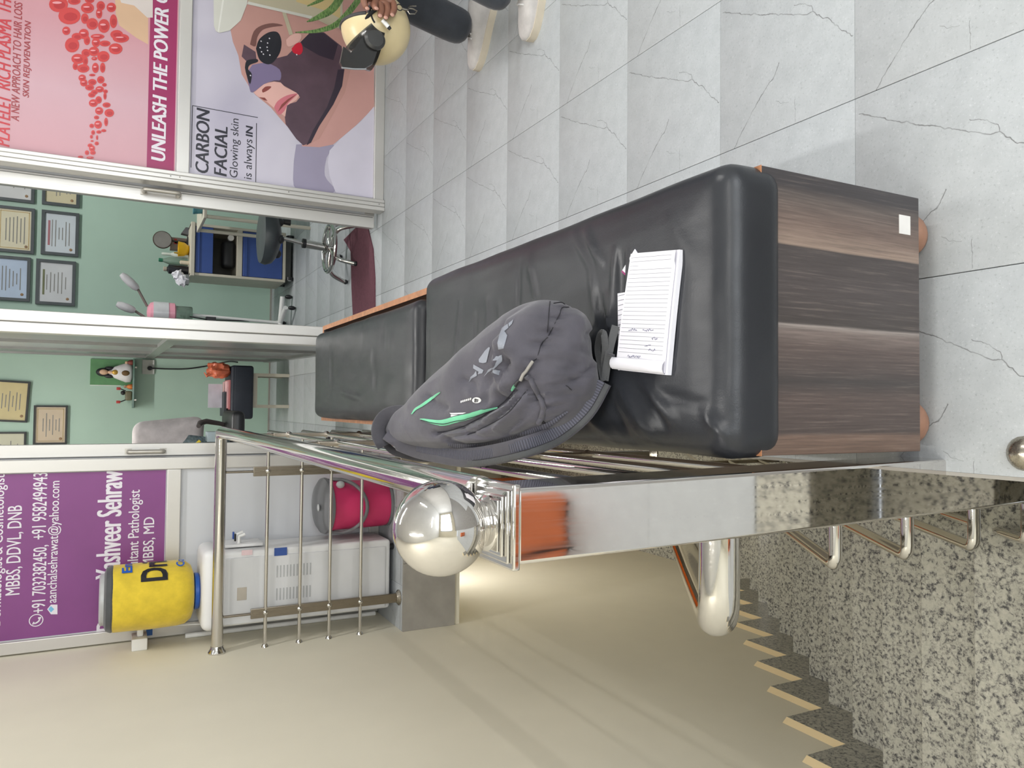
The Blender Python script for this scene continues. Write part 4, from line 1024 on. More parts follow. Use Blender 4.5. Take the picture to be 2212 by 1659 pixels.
lid = MB().lathe([(br+.012, 0), (br+.014, .006), (br+.012, .018), (br-.01, .034), (br-.06, .046), (.0001, .05)], 48, bc+V((0, 0, .302)), tl).build('bin_lid', M_LID, bn, True, 40)
MB().lathe([(br+.008, -.012), (br+.009, .0)], 48, bc+V((0, 0, .302))).build('lid_rim', mat('dark_grey_rim', (74, 75, 78), .5), lid, True, 40)
hd = [bc+V((.128*math.cos(t), -.128*math.sin(t)*.55-.06, .24-.10*math.sin(t))) for t in [pi*i/16 for i in range(17)]]
hd = [bc+V((.124, -.01, .275))]+[bc+V((.126*math.cos(t), -.028-.108*math.sin(t), .262-.12*math.sin(t))) for t in [pi*i/18 for i in range(1, 18)]]+[bc+V((-.124, -.01, .275))]
tube('carry_handle', hd, .0085, M_LID, bn, 10)
MB().sphere(bc+V((.104, -.075, .255)), .02, 14, 8, (.9, .9, 1)).build('handle_pivot', mat('pale_grey_plastic', (196, 198, 200), .4), bn, True, 60)
a = at(690, 1090, 'y', 3.5)
MB().sphere(bc+V((0, -.06, .353)), .012, 12, 8, (1.4, 1.4, .35)).build('lid_badge', mat('pale_grey_plastic', (196, 198, 200), .4), lid, True, 60)
# wall socket with its blue plug and white lead
ws2 = thing('wall_socket', 'small white surface socket on the cream wall by the purple board', 'wall socket', (WX, 3.67, 1.08))
MB().rbox(WX, WX+.05, 3.60, 3.71, 1.055, 1.115, .004, 2).build('socket_box', M_WHITEP, ws2, True, 40)
MB().rbox(WX+.05, WX+.085, 3.635, 3.675, 1.07, 1.095, .006, 2).build('plug', M_WHITEP, ws2, True, 40)
tube('power_lead', smoothline([V((WX+.08, 3.655, 1.07)), V((WX+.075, 3.66, .95)), V((WX+.06, 3.68, .75)), V((WX+.075, 3.70, .62)), V((WX+.09, 3.705, .42)), V((WX+.10, 3.70, .2)), V((WX+.12, 3.70, .06))], 8), .0038, M_WHITEP, ws2, 8)
box('blue_tape', WX+.02, WX+.05, 3.745, 3.7497, 1.03, 1.055, flat('blue_tape_print', (40, 96, 170)), ws2)
cdt = tag(tube('wall_conduit', [V((WX+.012, 3.70, .03)), V((WX+.012, 3.70, .9))], .011, M_WHITEP), 'thin white conduit running down the cream wall behind the dispenser', 'conduit')
# orange crate on the lower floor, orange carrier bag on the top landing
M_ORG = mat('orange_plastic', (232, 112, 40), .45)
og = thing('orange_crate', 'bright orange crate seen through the railing on the floor below', 'crate', (-.5, 5.6, -2.23))
MB().rbox(-1.0, -.60, 5.4, 5.8, -2.23, -1.50, .02, 2).build('crate_body', M_ORG, og, True, 40)
MB().rbox(-1.02, -.585, 5.38, 5.82, -1.56, -1.49, .01, 2).build('crate_rim', M_ORG, og, True, 40)
cg = thing('orange_carrier_bag', 'orange carrier bag with black strap reflected in the newel post', 'bag', (-.36, -.42, 0))
vs, fs = rounded(V((.105, .05, .14)), .03, 3, (6, 3, 8)); mesh('bag_body', [v+V((-.355+.012*noise.noise(v*14), -.42+.02*noise.noise(v*11+V((3, 0, 0))), .141)) for v in vs], fs, mat('orange_fabric', (226, 128, 84), .7, var=.08), cg, True, 50)
strip('bag_strap', [V((-.42, -.375, .27)), V((-.425, -.355, .20)), V((-.41, -.358, .08)), V((-.40, -.34, .012))], .012, .004, M_BLACK, cg, lambda p: V((0, 1, .1)))
# ================================================================== framed certificates on the mint wall
M_FRAME = mat('dark_grey_picture_frame', (74, 80, 84), .45); M_FRAMEB = mat('black_picture_frame', (44, 46, 46), .45)
M_TXT = mat('grey_certificate_ink', (140, 138, 136), .7)
def certificate(x0, x1, z0, z1, label, rgb, fm, accent=None, border=None, rot=0, seed=0, w=.022):
    t = thing('framed_certificate', label, 'picture frame', ((x0+x1)/2, 6.88, z0), 'framed certificates')
    cx_, cz_ = (x0+x1)/2, (z0+z1)/2
    R_ = Matrix.Translation((cx_, 0, cz_)) @ Matrix.Rotation(rot, 4, 'Y') @ Matrix.Translation((-cx_, 0, -cz_))
    MB().box(x0, x1, 6.872, 6.9, z0, z0+w, R_).box(x0, x1, 6.872, 6.9, z1-w, z1, R_).box(x0, x0+w, 6.872, 6.9, z0+w, z1-w, R_).box(x1-w, x1, 6.872, 6.9, z0+w, z1-w, R_).build('frame', fm, t)
    MB().box(x0+w, x1-w, 6.886, 6.892, z0+w, z1-w, R_).build('certificate_sheet', mat('certificate_paper_%d' % seed, rgb, .35, var=.03, vscale=6), t)
    r = random.Random(seed); tx = MB()
    for k in range(6):
        zz = z1-w-.05-(z1-z0-2*w-.07)*k/6; hw2 = (x1-x0)/2*r.uniform(.25, .62)
        tx.box(cx_-hw2, cx_+hw2, 6.8845, 6.8858, zz-.003, zz+.003, R_)
    tx.build('printed_lines', M_TXT, t)
    if accent: MB().box(cx_-(x1-x0)*.28, cx_+(x1-x0)*.28, 6.8842, 6.8858, z1-w-.036, z1-w-.022, R_).build('printed_heading', mat('heading_ink_%d' % seed, accent, .6), t)
    if border:
        a, b, c, d, e = x0+w+.012, x1-w-.012, z0+w+.012, z1-w-.012, .004
        MB().box(a, b, 6.8843, 6.8858, c, c+e, R_).box(a, b, 6.8843, 6.8858, d-e, d, R_).box(a, a+e, 6.8843, 6.8858, c, d, R_).box(b-e, b, 6.8843, 6.8858, c, d, R_).build('printed_border', mat('border_ink_%d' % seed, border, .6), t)
    MB().sphere(V((x0+w+.03, 6.885, z0+w+.03)), .011, 10, 6, (1, .15, 1), None).build('printed_seal', mat('seal_ink_%d' % seed, (150, 120, 90), .6), t, True, 60)
certificate(1.539, 1.886, 1.483, 1.735, 'cream framed certificate half hidden behind the right door leaf, lower row', (214, 204, 172), M_FRAME, seed=1)
certificate(1.150, 1.495, 1.482, 1.734, 'framed certificate with pale blue print, middle of the lower row', (204, 212, 220), M_FRAME, (168, 110, 118), seed=2)
certificate(.761, 1.111, 1.496, 1.761, 'framed white certificate with a dark heading line, lower row beside the centre post', (206, 208, 212), M_FRAME, (112, 116, 84), seed=3)
certificate(1.534, 1.88, 1.785, 2.04, 'framed white certificate, upper row behind the right door leaf', (214, 214, 216), M_FRAME, seed=4)
certificate(1.143, 1.494, 1.779, 2.035, 'framed cream certificate with gold border, middle of the upper row', (222, 214, 188), M_FRAME, None, (196, 166, 100), seed=5)
certificate(.774, 1.113, 1.797, 2.05, 'framed certificate with blue cloud pattern, upper row beside the centre post', (186, 202, 226), M_FRAME, seed=6)
certificate(-.147, .166, 1.785, 2.02, 'slightly tilted yellowish framed certificate in the consulting room', (206, 190, 142), M_FRAMEB, rot=.05, seed=7, w=.014)
certificate(-.321, -.020, 1.526, 1.750, 'tan framed certificate hanging lowest in the consulting room', (204, 186, 162), M_FRAMEB, None, (180, 160, 110), seed=8, w=.013)
certificate(-.54, -.223, 1.795, 2.02, 'pale framed certificate half hidden by the left door leaf', (200, 198, 176), M_FRAMEB, seed=9, w=.013)

# ================================================================== treatment room
M_CRM = mat('cream_enamel', (206, 200, 184), .4, var=.02); M_DBLUE = mat('royal_blue_panel', (58, 84, 150), .35, var=.03); M_DARKIN = mat('grey_interior', (120, 120, 116), .6)
TYF = 5.97
tr = thing('equipment_trolley', 'cream trolley cabinet with royal blue drawer fronts', 'trolley', (1.13, 6.15, 0))
tx0, tx1, ty1 = .94, 1.322, 6.36
zz = lambda px: at(px, 560, 'y', TYF).z
ztop = zz(411); zb = zz(617)
for x in (tx0, tx1-.02):
    box('side_panel', x, x+.02, TYF, ty1, zb, ztop, M_CRM, tr, .003)
box('top_tray', tx0-.006, tx1+.006, TYF-.012, ty1, ztop-.03, ztop, M_CRM, tr, .004)
box('back_panel', tx0+.02, tx1-.02, ty1-.012, ty1, zb, ztop, M_DARKIN, tr)
box('base_rail', tx0+.02, tx1-.02, TYF, ty1, zb, zb+.02, M_CRM, tr); box('middle_shelf', tx0+.02, tx1-.02, TYF, ty1, zz(523), zz(513), M_CRM, tr)
dw = box('drawer_front', tx0+.022, tx1-.022, TYF+.002, TYF+.016, zz(460), zz(422), M_DBLUE, tr, .003); box('drawer_grip', tx0+.022, tx1-.022, TYF-.004, TYF+.003, zz(431), zz(423), M_DBLUE, dw, .002)
dr = box('door_panel', tx0+.022, tx1-.022, TYF+.002, TYF+.016, zb+.024, zz(524), M_DBLUE, tr, .003); box('door_grip', tx0+.022, tx1-.022, TYF-.004, TYF+.003, zz(534), zz(526), M_DBLUE, dr, .002)
box('plinth', tx0+.02, tx1-.02, TYF+.01, ty1, .02, zb, mat('charcoal_plinth', (70, 71, 70), .6), tr)
for x in (tx0+.03, tx1-.03):
    for y in (TYF+.01, ty1-.04):
        cs = MB().tube([V((x-.012, y, .027)), V((x+.012, y, .027))], .026, 14).build('caster', M_BLACK, tr, True, 40)
        MB().tube([V((x-.014, y, .027)), V((x+.014, y, .027))], .013, 10).build('caster_hub', M_WHITEP, cs, True, 40)
vt = thing('black_device', 'black round-ended device on the open trolley shelf', 'device', (1.1, 6.1, zz(513)))
MB().rbox(1.03, 1.24, 6.05, 6.17, zz(513)+.001, zz(513)+.10, .035, 4).build('device_body', M_BLACK, vt, True, 50)
MB().tube([V((1.255, 6.04, zz(510)+.03)), V((1.255, 6.07, zz(510)+.03))], .022, 16).build('device_knob', M_WHITEP, vt, True, 40)
# things on the trolley top
def px_thing(px, py, y): return at(px, py, 'y', y)
T = ztop
c = px_thing(351, 518, 6.2)
mr = thing('table_mirror', 'round dark-rimmed table mirror on the trolley', 'mirror', (c.x, 6.2, T))
Rx = Matrix.Rotation(pi/2, 4, 'X'); rad = .0625
MB().lathe([(rad, -.008), (rad+.004, 0), (rad, .008)], 32, V((c.x, 6.2, c.z)), Rx).build('mirror_rim', mat('dark_brown_rim', (70, 58, 50), .5), mr, True, 40)
MB().lathe([(rad-.003, .0082), (rad-.003, .0092)], 32, V((c.x, 6.2, c.z)), Rx).build('mirror_glass', mat('mirror_glass', (160, 156, 152), .15, .6), mr)
tube('mirror_stand', [V((c.x, 6.205, c.z-rad)), V((c.x, 6.21, T+.008))], .006, M_BLACK, mr, 8); MB().lathe([(.045, T), (.045, T+.006), (.01, T+.012)], 20, (c.x, 6.21, 0)).build('mirror_base', M_BLACK, mr, True, 40)
c0, c1 = px_thing(368, 513, 6.27), px_thing(411, 540, 6.27)
cb = thing('brown_carton', 'grey-brown cardboard carton with red print behind the yellow bowl', 'box', ((c0.x+c1.x)/2, 6.28, T))
box('carton_body', c1.x-.01, c0.x, 6.25, 6.32, T, c0.z, mat('grey_brown_card', (142, 126, 118), .7), cb); box('carton_print', c1.x+.03, c0.x-.01, 6.249, 6.2495, c0.z-.045, c0.z-.025, flat('red_print', (196, 64, 60)), cb); box('carton_slot', c0.x-.045, c0.x-.03, 6.249, 6.2495, T+.03, T+.09, M_BLACK, cb)
sc_ = px_thing(405, 503, 6.2)
gd = thing('grey_dispenser', 'small dark grey wedge-shaped dispenser at the trolley edge', 'dispenser', (sc_.x, 6.2, T)); plate('dispenser_body', [(sc_.x-.02, T), (sc_.x+.035, T), (sc_.x+.035, T+.02), (sc_.x-.012, T+.05)], 6.24, .07, mat('dark_grey_plastic', (92, 92, 96), .5), gd)
c = px_thing(400, 539, 6.08)
yb = thing('yellow_bowl', 'bright yellow bowl on the trolley top', 'bowl', (c.x, 6.08, T)); MB().lathe([(.02, T), (.03, T+.004), (.05, T+.035), (.056, T+.075), (.053, T+.075), (.046, T+.036), (.0001, T+.01)], 28, (c.x, 6.08, 0)).build('bowl_wall', mat('yellow_plastic', (224, 176, 10), .35), yb, True, 50)
MB().lathe([(.021, T+.0002), (.024, T+.0002), (.024, T+.004), (.021, T+.004)], 20, (c.x, 6.08, 0)).build('bowl_foot', mat('yellow_plastic', (224, 176, 10), .35), yb, True, 50)
def bottle(name, label, px, py, y, r, h, body, capm, caph, cat='bottle', shoulder=.25):
    c = px_thing(px, py, y); t = thing(name, label, cat, (c.x, y, T), 'bottles and tubes on the trolley')
    MB().lathe([(r*.92, T), (r, T+.006), (r, T+h*(1-shoulder)), (r*.45, T+h), (r*.42, T+h+.004)], 20, (c.x, y, 0)).build('bottle_body', body, t, True, 40)
    MB().lathe([(r*.5, T+h+.002), (r*.5, T+h+caph*.9), (r*.4, T+h+caph)], 16, (c.x, y, 0)).build('bottle_cap', capm, t, True, 40)
M_MILK = mat('milky_plastic', (206, 214, 206), .35); M_CLEAR = mat('pale_clear_plastic', (168, 190, 176), .15, var=.02, trans=.6)
bottle('clear_bottle', 'clear bottle with green cap on the trolley', 385, 565, 6.18, .028, .17, M_CLEAR, mat('green_cap', (34, 112, 84), .4), .03)
bottle('dark_bottle', 'black bottle with beige cap at the left of the trolley', 385, 583, 6.12, .034, .145, mat('black_glass', (40, 40, 46), .2), mat('beige_cap', (170, 162, 148), .5), .025, shoulder=.08)
bottle('spray_bottle', 'white pointed squeeze bottle beside the yellow bowl', 385, 551, 6.2, .022, .12, M_MILK, M_MILK, .06)
bottle('cream_tube', 'short cream jar in front of the clear bottle', 395, 567, 6.06, .014, .062, mat('cream_tube_plastic', (224, 212, 190), .4), mat('cream_tube_plastic', (224, 212, 190), .4), .004, shoulder=.03)
bottle('gold_tube', 'small gold tube beside the yellow bowl', 380, 546, 6.12, .011, .09, mat('gold_tube_metal', (196, 160, 60), .3, .6), mat('gold_tube_metal', (196, 160, 60), .3, .6), .01)
tc = px_thing(392, 605, 6.06)
tp_ = thing('tissue_pack', 'crumpled white tissues at the left end of the trolley', 'tissue', (tc.x, 6.06, T))
for q, (dx, dz, s, rz) in enumerate(((0, .045, .035, .4), (.035, .075, .03, 1.4))):
    vs, fs = rounded(V((s*1.1, s*.8, s)), s*.5, 2, (3, 3, 3)); Mx = Matrix.Rotation(rz, 3, 'Y')
    mesh('tissue', [Mx @ (v+V((noise.noise(v*60), noise.noise(v*60+V((5, 0, 0))), noise.noise(v*55)))*.018)+V((tc.x+dx, 6.06, T+dz)) for v in vs], fs, M_PAPER, tp_, True, 30)
MB().box(tc.x-.03, tc.x+.04, 6.03, 6.1, T, T+.022).build('tissue_box', mat('grey_box', (120, 124, 126), .6), tp_)
# rolling stool
so = V((.905, 4.36, 0)); zs = lambda px: at(px, 515, 'y', 4.36).z
sx = at(590, 511, 'y', 4.36).x
sto = thing('rolling_stool', 'black round stool with chrome foot ring in the doorway', 'stool', (so.x, 4.36, 0))
zt1, zt2 = zs(562), zs(592)
pro = [(.0001, zt1+.004), (.10, zt1+.006), (.152, zt1-.004), (.16, zt1-.03), (.15, zt2+.012), (.12, zt2-.012), (.06, zt2-.03), (.0001, zt2-.03)]
MB().lathe(pro, 36, (sx, 4.36, 0)).build('stool_seat', mat('dark_slate_vinyl', (58, 64, 68), .4), sto, True, 60)
for q in range(6):
    a = q*pi/3+.2; MB().sphere(V((sx+.10*math.cos(a), 4.36+.10*math.sin(a), zt2-.012)), .026, 10, 6).build('seat_fold', mat('black_vinyl', (38, 40, 44), .5), sto, True, 60)
tube('lever_knob', [V((sx+.075, 4.30, zt2-.02)), V((sx+.078, 4.30, zt2-.075))], [.012, .02], M_BLACK, sto, 12)
zr1, zr2 = zs(658), zs(716)
px_ = so.x
tube('gas_post', [V((sx, 4.36, zt2-.02)), V((px_+.01, 4.36, zr1))], .011, M_STEEL, sto, 14); tube('post_sleeve', [V((px_+.012, 4.36, zr1+.006)), V((px_, 4.36, zr2-.01))], .024, M_STEEL, sto, 16); tube('sleeve_collar', [V((px_+.0125, 4.36, zr1+.012)), V((px_+.012, 4.36, zr1-.006))], .027, M_BLACK, sto, 16)
zr = zr2+.012; rgr = .135
tube('foot_ring', [V((px_+rgr*math.cos(2*pi*i/36), 4.36+rgr*math.sin(2*pi*i/36), zr)) for i in range(36)], .0125, M_STEEL, sto, 10, True)
for q in range(5):
    a = q*2*pi/5+.35; d = V((math.cos(a), math.sin(a), 0)); b0 = V((px_, 4.36, 0))
    lg_ = tube('stool_leg', smoothline([b0+V((0, 0, zr-.01)), b0+d*.09+V((0, 0, zr-.006)), b0+d*.15+V((0, 0, zr*.75)), b0+d*.185+V((0, 0, .02))], 5), .0125, M_STEEL, sto, 10)
    MB().sphere(b0+d*.186+V((0, 0, .013)), .0145, 10, 6, (1, 1, .9)).build('leg_tip', M_BLACK, lg_, True, 60)
# maroon door mat
mp = [(771, 489), (794, 492), (805, 538), (809, 600), (809.5, 720), (768, 720), (762, 684), (759, 620), (758, 568), (757, 543), (748, 527), (742, 518)]
q = [at(x, y, 'z', .006) for x, y in mp]; n = len(q); vs = q+[V((v.x, v.y, .0005)) for v in q]
tag(mesh('door_mat', vs, [tuple(range(n)), tuple(range(n, 2*n))[::-1]]+[(i, (i+1) % n, n+(i+1) % n, n+i) for i in range(n)], mat('maroon_carpet', (104, 62, 74), .95, var=.08, vscale=60, bump=.4, bscale=700)), 'flat maroon door mat in the doorway by the stool', 'door mat')
# facial steamer
SY = 6.02
sp_ = lambda px, py: at(px, py, 'y', SY)
stm = thing('facial_steamer', 'pink and white facial steamer on a wheeled stand by the centre post', 'steamer', (.47, SY, 0))
cc = sp_(340, 676)
M_PK = mat('pink_plastic', (232, 160, 178), .3); M_GRYP = mat('pale_grey_head', (196, 194, 198), .4)
zt_, zb_ = sp_(318, 676).z, sp_(380, 676).z
MB().lathe([(.06, zb_), (.078, zb_+.01), (.08, zb_+.14), (.072, zt_-.02), (.04, zt_), (.0001, zt_+.004)], 28, (cc.x, SY, 0)).build('steamer_body', M_PK, stm, True, 40)
MB().lathe([(.0815, zb_+.05), (.0815, zb_+.15)], 28, (cc.x, SY, 0)).build('steamer_window', mat('pale_window', (206, 206, 210), .2), stm, True, 40)
zj = sp_(415, 676).z
MB().lathe([(.055, zj), (.06, zj+.006), (.06, zb_)], 24, (cc.x, SY, 0)).build('glass_jar', M_CLEAR, stm, True, 40)
tube('heating_coil', [V((cc.x+.02*math.cos(t), SY+.02*math.sin(t), zj+.02+.004*t)) for t in [i*.5 for i in range(30)]], .003, M_BRUSH, stm, 6)
for (n0, n1, n2) in (((318, 662), (298, 625), (262, 592)), ((320, 690), (292, 672), (252, 656))):
    a, b, e = sp_(*n0), sp_(*n1), sp_(*n2)
    ar = tube('steam_arm', [a, b], .009, mat('brown_grey_arm', (120, 108, 104), .5), stm, 10)
    hd_ = MB().tube([b, b+(e-b)*.15, b+(e-b)*.45, b+(e-b)*.8, e], [.016, .026, .03, .027, .017], 16).build('steam_head', M_GRYP, ar, True, 50)
tube('stand_pole', [V((cc.x, SY, zj)), V((cc.x-.02, SY, .10))], .012, M_WHITEP, stm, 10)
f0, f1 = at(601, 660, 'y', SY), at(632, 655, 'z', .02)
for d in (V((.2, -.03, 0)), V((-.16, -.1, 0)), V((.02, .2, 0)), V((.10, -.16, 0))):
    b0 = V((cc.x-.02, SY, .085)); lg_ = tube('stand_leg', [b0, b0+d+V((0, 0, -.01))], .018, M_WHITEP, stm, 10)
    MB().sphere(b0+d+V((0, 0, -.055)), .028, 12, 8, (.6, 1, 1)).build('caster', M_BLACK, lg_, True, 60)
tube('power_lead', smoothline([V((cc.x-.02, SY-.07, zj+.02)), V((cc.x-.03, SY-.08, zj-.05)), V((cc.x-.03, SY-.03, zj-.14)), V((cc.x-.02, SY, .3))], 6), .005, M_BLACK, stm, 8); box('lead_clip', cc.x-.045, cc.x-.01, SY-.05, SY-.01, zj-.16, zj-.09, M_BLACK, stm, .004)
# treatment couch end with a teal cup
CY = 5.4
cx0 = at(440, 470, 'y', CY)
co_ = thing('treatment_couch', 'cream metal couch frame behind the right door leaf', 'couch', (cx0.x+.4, CY, 0))
box('couch_top', cx0.x, cx0.x+1.0, CY, CY+.5, cx0.z-.02, cx0.z, M_CRM, co_, .004)
for x in (cx0.x+.015, cx0.x+.97):
    for y in (CY+.02, CY+.48): tube('couch_leg', [V((x, y, 0)), V((x, y, cx0.z-.02))], .013, M_CRM, co_, 10)
tcp = at(430, 452, 'y', CY+.1); tag(MB().lathe([(.022, cx0.z), (.03, cx0.z+.055), (.028, cx0.z+.055), (.02, cx0.z+.006), (.0001, cx0.z+.006)], 20, (cx0.x+.07, CY+.1, 0)).lathe([(.031, cx0.z+.045), (.031, cx0.z+.058)], 20, (cx0.x+.07, CY+.1, 0)).build('teal_cup', mat('teal_plastic', (70, 128, 140), .4), None, True, 40), 'small teal cup standing on the couch frame behind the right door', 'cup')

# ================================================================== consulting room
shf = at(286, 830, 'y', 6.8)
sh_ = thing('wall_shelf', 'narrow green glass shelf under the green picture', 'shelf', (.17, 6.8, shf.z-.014))
box('shelf_board', -.035, .36, 6.76, 6.9, shf.z-.014, shf.z, mat('green_glass', (84, 116, 102), .15), sh_, .002)
for x in (.03, .29): box('shelf_bracket', x-.006, x+.006, 6.78, 6.9, shf.z-.03, shf.z-.014, M_BRUSH, sh_)
Z = shf.z
gp = thing('green_picture', 'plain green backing board on the wall behind the shrine figure', 'picture', (.25, 6.87, Z)); box('board', .146, .352, 6.885, 6.9, Z+.0, 1.378, mat('leaf_green_board', (96, 146, 100), .5), gp); box('board_edge', .142, .146, 6.883, 6.9, Z+.08, 1.378, M_WHITEP, gp)
M_ROBE = mat('white_robe', (222, 220, 222), .5); M_HAIRB = mat('black_hair_paint', (40, 40, 44), .5); M_FSK = mat('figurine_skin', (214, 176, 146), .5); M_GOLD = mat('gold_paint', (196, 156, 70), .4, .4); M_RED = mat('red_paint', (180, 60, 56), .5)
fg = thing('shrine_figurine', 'white-robed shrine figurine with long black hair on the wall shelf', 'figurine', (.25, 6.83, Z))
fx, fy = .247, 6.835
MB().lathe([(.045, Z), (.075, Z+.012), (.078, Z+.05), (.06, Z+.095), (.045, Z+.13), (.02, Z+.15), (.016, Z+.165)], 24, (fx, fy, 0), Matrix.Diagonal((1, .6, 1, 1))).build('robe', M_ROBE, fg, True, 60)
MB().sphere(V((fx, fy, Z+.21)), .034, 18, 12, (1, .9, 1.45)).sphere(V((fx-.03, fy+.004, Z+.165)), .019, 12, 8, (.9, .8, 1.9)).sphere(V((fx+.03, fy+.004, Z+.165)), .019, 12, 8, (.9, .8, 1.9)).build('hair', M_HAIRB, fg, True, 60)
MB().sphere(V((fx, fy-.018, Z+.205)), .024, 16, 10, (.95, .8, 1.35)).tube([V((fx, fy-.012, Z+.18)), V((fx, fy-.02, Z+.13))], .012, 10).build('face', M_FSK, fg, True, 60)
MB().sphere(V((fx, fy-.03, Z+.125)), .02, 12, 8, (1, .5, 1.1)).build('necklace', M_GOLD, fg, True, 60)
MB().sphere(V((fx-.005, fy-.045, Z+.05)), .022, 12, 8, (1, .6, 1.3)).build('garland', mat('brown_flower_paint', (110, 84, 50), .7), fg, True, 60)
for q, (x, lab, c1_, hh) in enumerate(((.328, 'small dark red figurine at the shelf end beside the inner partition', mat('dark_red_paint', (120, 56, 48), .5), .05), (.135, 'small orange seated figurine beside the white-robed one', mat('orange_paint', (206, 120, 60), .5), .055))):
    f_ = thing('small_figurine', lab, 'figurine', (x, 6.82, Z)); MB().lathe([(.018, Z), (.022, Z+.006), (.016, Z+hh*.55), (.008, Z+hh*.75)], 14, (x, 6.79, 0)).build('figure_body', c1_, f_, True, 50); MB().sphere(V((x, 6.82, Z+hh*.9)), .012, 12, 8).build('figure_head', M_FSK, f_, True, 60)
cr_ = thing('toy_tractor', 'little dark toy with red-tipped arms near the left end of the shelf', 'toy', (.06, 6.82, Z))
MB().rbox(.025, .10, 6.79, 6.85, Z, Z+.05, .012, 2).build('toy_body', mat('olive_paint', (112, 108, 84), .5), cr_, True, 40); MB().sphere(V((.085, 6.81, Z+.065)), .018, 12, 8).build('toy_head', M_BLACK, cr_, True, 60)
for x0_, x1_ in ((.10, .118), (.03, .012)):
    ar = tube('toy_arm', [V((x0_, 6.81, Z+.045)), V((x1_, 6.81, Z+.085))], .004, M_BLACK, cr_, 8); MB().rbox(x1_-.011, x1_+.011, 6.77, 6.82, Z+.083, Z+.112, .003, 1).build('arm_tip', M_RED, ar, True, 40)
sk_ = thing('power_socket', 'grey-white power socket with black plug below the shelf', 'wall socket', (.3, 6.89, .92)); box('socket_plate', .242, .360, 6.885, 6.9, .918, 1.010, mat('grey_white_plastic', (196, 198, 194), .45), sk_, .003)
tube('plug', [V((.29, 6.885, .955)), V((.29, 6.86, .952))], .018, M_BLACK, sk_, 12); tube('power_lead', smoothline([V((.29, 6.862, .945)), V((.288, 6.855, .80)), V((.295, 6.84, .66)), V((.33, 6.8, .48)), V((.345, 6.5, .40)), V((.33, 6.25, .36))], 8), .006, M_BLACK, sk_, 8)
# printer table: black case on a cream metal stand
KY = 6.05
kz = lambda px: at(px, 845, 'y', KY).z; kx = lambda py, px=545: at(px, py, 'y', KY).x
tbk = thing('side_table', 'low cream metal stand carrying the black case', 'table', (.12, KY+.1, 0))
xa, xb = kx(881), kx(806)
for y in (KY, KY+.28):
    for x in (xa+.012, xb-.012): box('leg', x-.012, x+.012, y, y+.024, 0, kz(546), M_CRM, tbk)
for y in (KY, KY+.28): box('top_rail', xa+.024, xb-.024, y, y+.024, kz(556), kz(546), M_CRM, tbk)
for x in (xa+.012, xb-.012): box('top_rail', x-.012, x+.012, KY+.024, KY+.28, kz(556), kz(546), M_CRM, tbk)
bk = thing('black_case', 'black box-shaped case on the low cream stand', 'case', (.1, KY+.1, kz(546)))
x0_, x1_ = kx(905, 520), kx(790, 520)
MB().rbox(x0_, x1_, KY-.05, KY+.33, kz(546)+.001, kz(497), .02, 3).build('case_body', mat('blue_black_vinyl', (36, 42, 54), .5), bk, True, 50)
MB().rbox(x0_+.01, x1_-.01, KY-.056, KY-.049, kz(541), kz(505), .003, 2).build('case_front', mat('blue_black_vinyl', (36, 42, 54), .5), bk, True, 50)
zc = kz(497)
fl_ = thing('paper_folders', 'pink and white folders stacked on the black case', 'folders', (.1, KY+.1, zc))
for q, (c_, a_, b_, h_) in enumerate((((206, 130, 132), .07, .11, .012), ((226, 180, 184), .08, .12, .012), ((60, 64, 70), .02, .2, .016))): box('folder', x0_+a_, x1_-b_, KY-.03+.01*q, KY+.24, zc+.001+.0125*q, zc+.001+.0125*q+h_*.95, mat('folder_card_%d' % q, c_, .6), fl_)
wp = thing('white_printout', 'upright white sheet of paper standing on the folders', 'paper', (.07, KY+.1, zc+.04)); box('sheet', kx(881, 470), kx(829, 470), KY+.10, KY+.105, zc+.044, kz(453), mat('lilac_white_paper', (206, 202, 214), .7), wp)
ob = thing('orange_bag', 'crumpled orange plastic bag on the right end of the black case', 'bag', (x1_-.04, KY+.05, zc))
vs, fs = rounded(V((.055, .07, .075)), .045, 3, (5, 5, 5)); mesh('bag_film', [v*(1+.35*noise.noise(v*30))+V((x1_-.035, KY+.03, zc+.07+.01)) for v in vs], fs, mat('orange_film', (206, 106, 74), .35), ob, True, 35)
tube('bag_knot', [V((x1_-.05, KY+.0, zc+.13)), V((x1_-.085, KY-.02, zc+.17)), V((x1_-.06, KY-.01, zc+.185))], [.018, .012, .004], mat('orange_film', (206, 106, 74), .35), ob, 8)
# office chair draped with a white towel
HY = 4.75
hx = lambda px, py: at(px, py, 'y', HY)
oc = thing('office_chair', 'office chair draped with a white towel behind the left door leaf', 'chair', (-.42, HY, 0))
b0, b1_ = hx(285, 960), hx(440, 925)
xl, xr = -.78, hx(380, 905).x
vs, fs = rounded(V(((xr-xl)/2, .06, (b0.z-b1_.z)/2)), .055, 4, (10, 2, 10))
mesh('towel', [v+V(((xl+xr)/2+.03*(v.z/.3)*(1 if v.x > 0 else 0)*-1, HY+.01*noise.noise(v*12)+.015*math.sin(v.x*40+v.z*6)*.5, (b0.z+b1_.z)/2)) for v in vs], fs, fabric('white_towelling', (204, 196, 196), 500, .4), oc, True, 60)
zs_ = b1_.z-.10
MB().rbox(xl+.02, xr+.05, HY-.42, HY+.04, zs_-.07, zs_, .03, 3).build('seat', M_BLACK, oc, True, 50)
ap = [hx(420, 918), hx(425, 912), hx(440, 909), hx(470, 914), hx(500, 922)]
tube('armrest', [V((p.x, HY-.25+.05*i, p.z)) for i, p in enumerate(ap)], [.012, .015, .015, .013, .010], mat('grey_armrest', (90, 82, 80), .5), oc, 12); tube('armrest_post', [V((ap[4].x, HY-.05, ap[4].z)), V((xr+.03, HY-.1, zs_-.03))], .012, M_BLACK, oc, 10)
